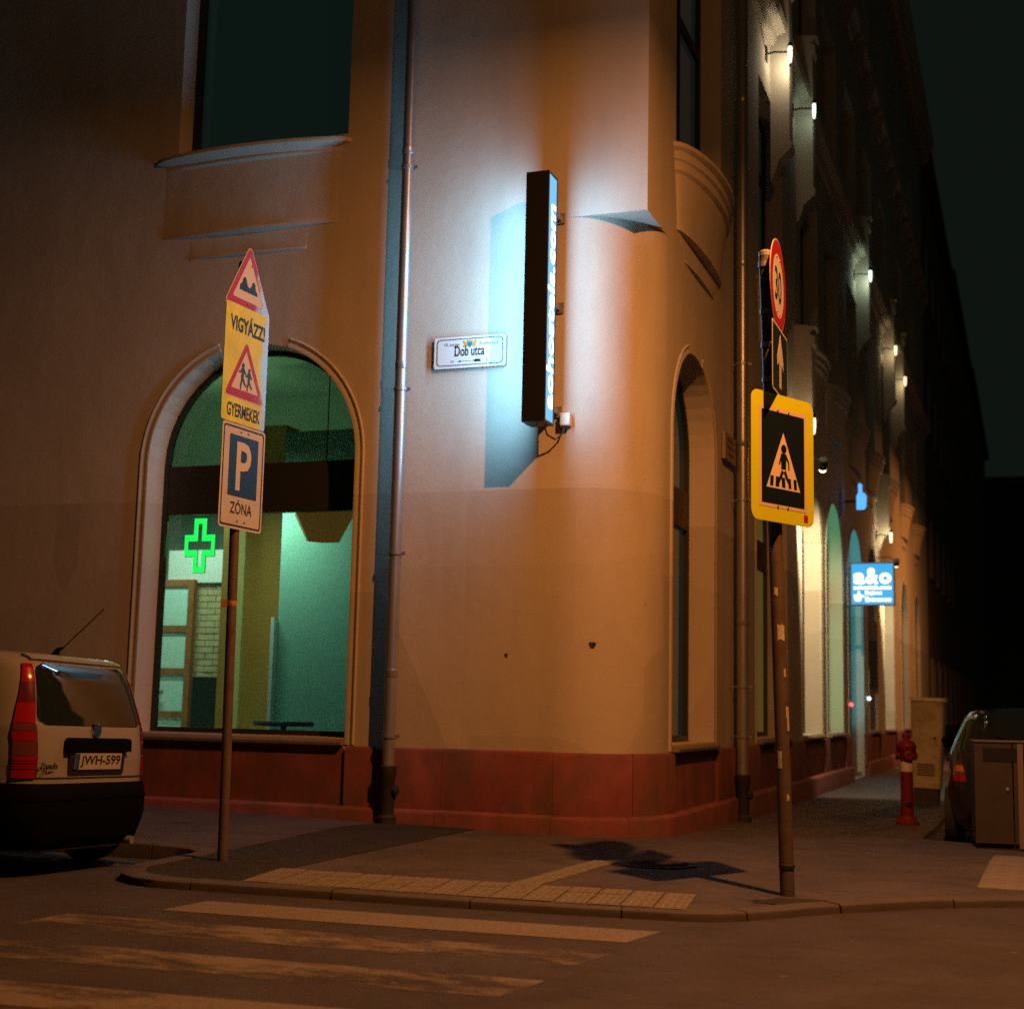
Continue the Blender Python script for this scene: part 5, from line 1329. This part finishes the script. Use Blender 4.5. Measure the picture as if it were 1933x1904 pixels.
bn = empty('litter_bin', W(2.98, 2.06, g(2.98, 2.06)), YAW + R(6), 'boxy brown sheet-metal bin at the right edge before the dark car', 'bin')
bmt = worn('bin_sheet_metal', (0.055, 0.045, 0.038), 4, (0.035, 0.028, 0.023), 0.5, 0.5, 0.2, 0.1)
obj('base', MB().box(-0.3, 0.3, -0.22, 0.22, 0.0, 0.06), M['iron'], bn)
for x0, x1 in ((-0.335, -0.005), (0.005, 0.335)): obj('front_panel', MB().box(x0, x1, -0.255, -0.235, 0.06, 0.965, c=0.004), bmt, bn)
for sx in (-1, 1): obj('side_panel', MB().box(min(sx * 0.335, sx * 0.315), max(sx * 0.335, sx * 0.315), -0.234, 0.25, 0.06, 0.965, c=0.004), bmt, bn)
obj('back_panel', MB().box(-0.314, 0.314, 0.23, 0.25, 0.06, 0.965), bmt, bn)
obj('top', MB().box(-0.345, 0.345, -0.265, 0.26, 0.966, 0.985, c=0.005), mat('bin_top', (0.05, 0.045, 0.04), 0.5), bn)
obj('post_strip', MB().box(0.04, 0.09, -0.268, -0.256, 0.02, 0.96, c=0.004), worn('bin_strip', (0.15, 0.115, 0.09), 6, (0.2, 0.14, 0.1), 0.4), bn)

obj('opening', MB().box(-0.26, 0.26, -0.262, -0.256, 0.80, 0.92), M['blackbox'], bn)
obj('lock', MB().lathe([(0.016, 0.0), (0.016, -0.012), (0.001, -0.015)], 12, axis='y', c=(-0.05, -0.256, 0.55)), M['galv'], bn)

# ---- street lamps (they hang over the junction and over the side street, outside the picture)
def street_lamp(loc, foot, label, e, size=0.11, up=0.15):
    t_ = empty('street_lamp', (foot[0], foot[1], foot[2]), 0, label, 'street lamp', 'street lamps')
    rel = Vector(loc) - Vector(foot); h = rel.z + 0.35
    obj('post', MB().tube([(0, 0, 0), (0, 0, h * 0.5), (0, 0, h)], 0.08, 14, radii=[0.11, 0.085, 0.06]), M['galv'], t_, smooth=True)
    obj('arm', MB().tube([(0, 0, h - 0.05), (rel.x * 0.35, rel.y * 0.35, h + 0.12), (rel.x * 0.8, rel.y * 0.8, h + 0.02), (rel.x, rel.y, rel.z + 0.12)], 0.035, 10), M['galv'], t_, smooth=True)
    hd_ = obj('lamp_head', MB().lathe([(0.24, 0.0), (0.26, 0.03), (0.2, 0.12), (0.08, 0.17), (0.001, 0.18)], 24, c=tuple(rel)), M['galv'], t_, smooth=True)
    obj('lens', MB().lathe([(0.2, 0.0), (0.12, 0.012), (0.001, 0.015)], 20, c=tuple(rel)), glow('sodium_lens', SODIUM, 8), t_)
    area_light('lamp_light', tuple(rel + Vector((0, 0, -0.02))), size, size, SODIUM, e, t_, shape='DISK')
    point_light('added_uplight', tuple(rel + Vector((0, 0, -0.16))), 0.1, SODIUM, e * up, t_)  # fill light added to lift the wall above the lamp's downward light
street_lamp((2.65, 7.42, 7.7), (7.2, 3.6, 0.0), 'sodium street lamp on a long arm over the junction', STREET_W)
p2 = W(5.2, 27, 8.0); f2 = W(8.6, 27, -0.1)
street_lamp(tuple(p2), tuple(f2), 'sodium street lamp over the side street farther along', 600, up=0.02)

# ---- houses beyond, along the side street
def far_house(y0, y1, h, label, col, nwin, storeys, seed):
    t_ = empty('terraced_house', W(0, y0, 0), YAW, label, 'building', 'houses farther along the side street')
    L = y1 - y0; m_ = worn('far_plaster_%d' % seed, col, 1.2, tuple(c * 0.5 for c in col), 0.5, 0.9)
    obj('wall', MB().box(-12, 0, 0.02, L, -0.3, h), m_, t_)
    obj('roof', MB().add([(0.3, 0.03, h + 0.02), (-12, 0.03, h + 0.02), (-12, L, h + 0.02), (0.3, L, h + 0.02), (-6, 0.03, h + 3), (-6, L, h + 3)], [(0, 3, 5, 4), (1, 4, 5, 2), (0, 4, 1), (3, 2, 5)]), mat('roof_tile', (0.12, 0.05, 0.035), 0.9), t_)
    obj('cornice', MB().box(0.001, 0.35, 0.04, L, h - 0.4, h - 0.01), m_, t_)
    obj('plinth', MB().box(0.001, 0.06, 0.04, L, -0.3, 0.9), worn('far_plinth', (0.16, 0.09, 0.07), 2, (0.06, 0.04, 0.03), 0.5), t_)
    for s_ in range(storeys):
        z0 = 1.0 + s_ * (h - 1.2) / storeys
        for k in range(nwin):
            c_ = L * (k + 0.5) / nwin
            wf = obj('window', MB().box(0.001, 0.07, c_ - 0.68, c_ - 0.55, z0, z0 + 2.1).box(0.001, 0.07, c_ + 0.55, c_ + 0.68, z0, z0 + 2.1).box(0.001, 0.07, c_ - 0.549, c_ + 0.549, z0 + 2.0, z0 + 2.15).box(0.001, 0.12, c_ - 0.75, c_ + 0.75, z0 - 0.1, z0 - 0.001), m_, t_)
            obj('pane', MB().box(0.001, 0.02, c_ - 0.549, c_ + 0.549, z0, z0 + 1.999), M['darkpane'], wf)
far_house(37.1, 55, 21.0, 'dark brown terraced house right after the corner house', (0.2, 0.13, 0.09), 5, 4, 1)
far_house(55.1, 78, 21.8, 'dim reddish terraced house second along the side street', (0.26, 0.12, 0.09), 6, 3, 2)
far_house(78.1, 110, 22.5, 'tall dark terraced house at the far end of the side street', (0.16, 0.13, 0.11), 8, 4, 3)

far_house(110.1, 111, 4, 'low garden wall closing the row at the end', (0.12, 0.1, 0.09), 1, 1, 4)
eb = empty('end_building', W(-2, 118, 0), YAW, 'dark building closing the far end of the side street', 'building')
em = worn('end_plaster', (0.12, 0.10, 0.085), 0.8, (0.06, 0.05, 0.045), 0.5, 0.9)
obj('wall', MB().box(0, 60, 0, 10, -1, 22), em, eb)
obj('cornice', MB().box(0, 60, -0.5, -0.01, 21.2, 21.9), em, eb)
for i_ in range(12):
    for j_ in range(4):
        wf = obj('window', MB().box(2.2 + 4 * i_, 4.2 + 4 * i_, -0.12, -0.01, 1.3 + 4.3 * j_, 1.5 + 4.3 * j_), em, eb)
        obj('pane', MB().box(2.4 + 4 * i_, 4.0 + 4 * i_, -0.03, -0.005, 1.51 + 4.3 * j_, 4.0 + 4.3 * j_), M['blackbox'], wf)
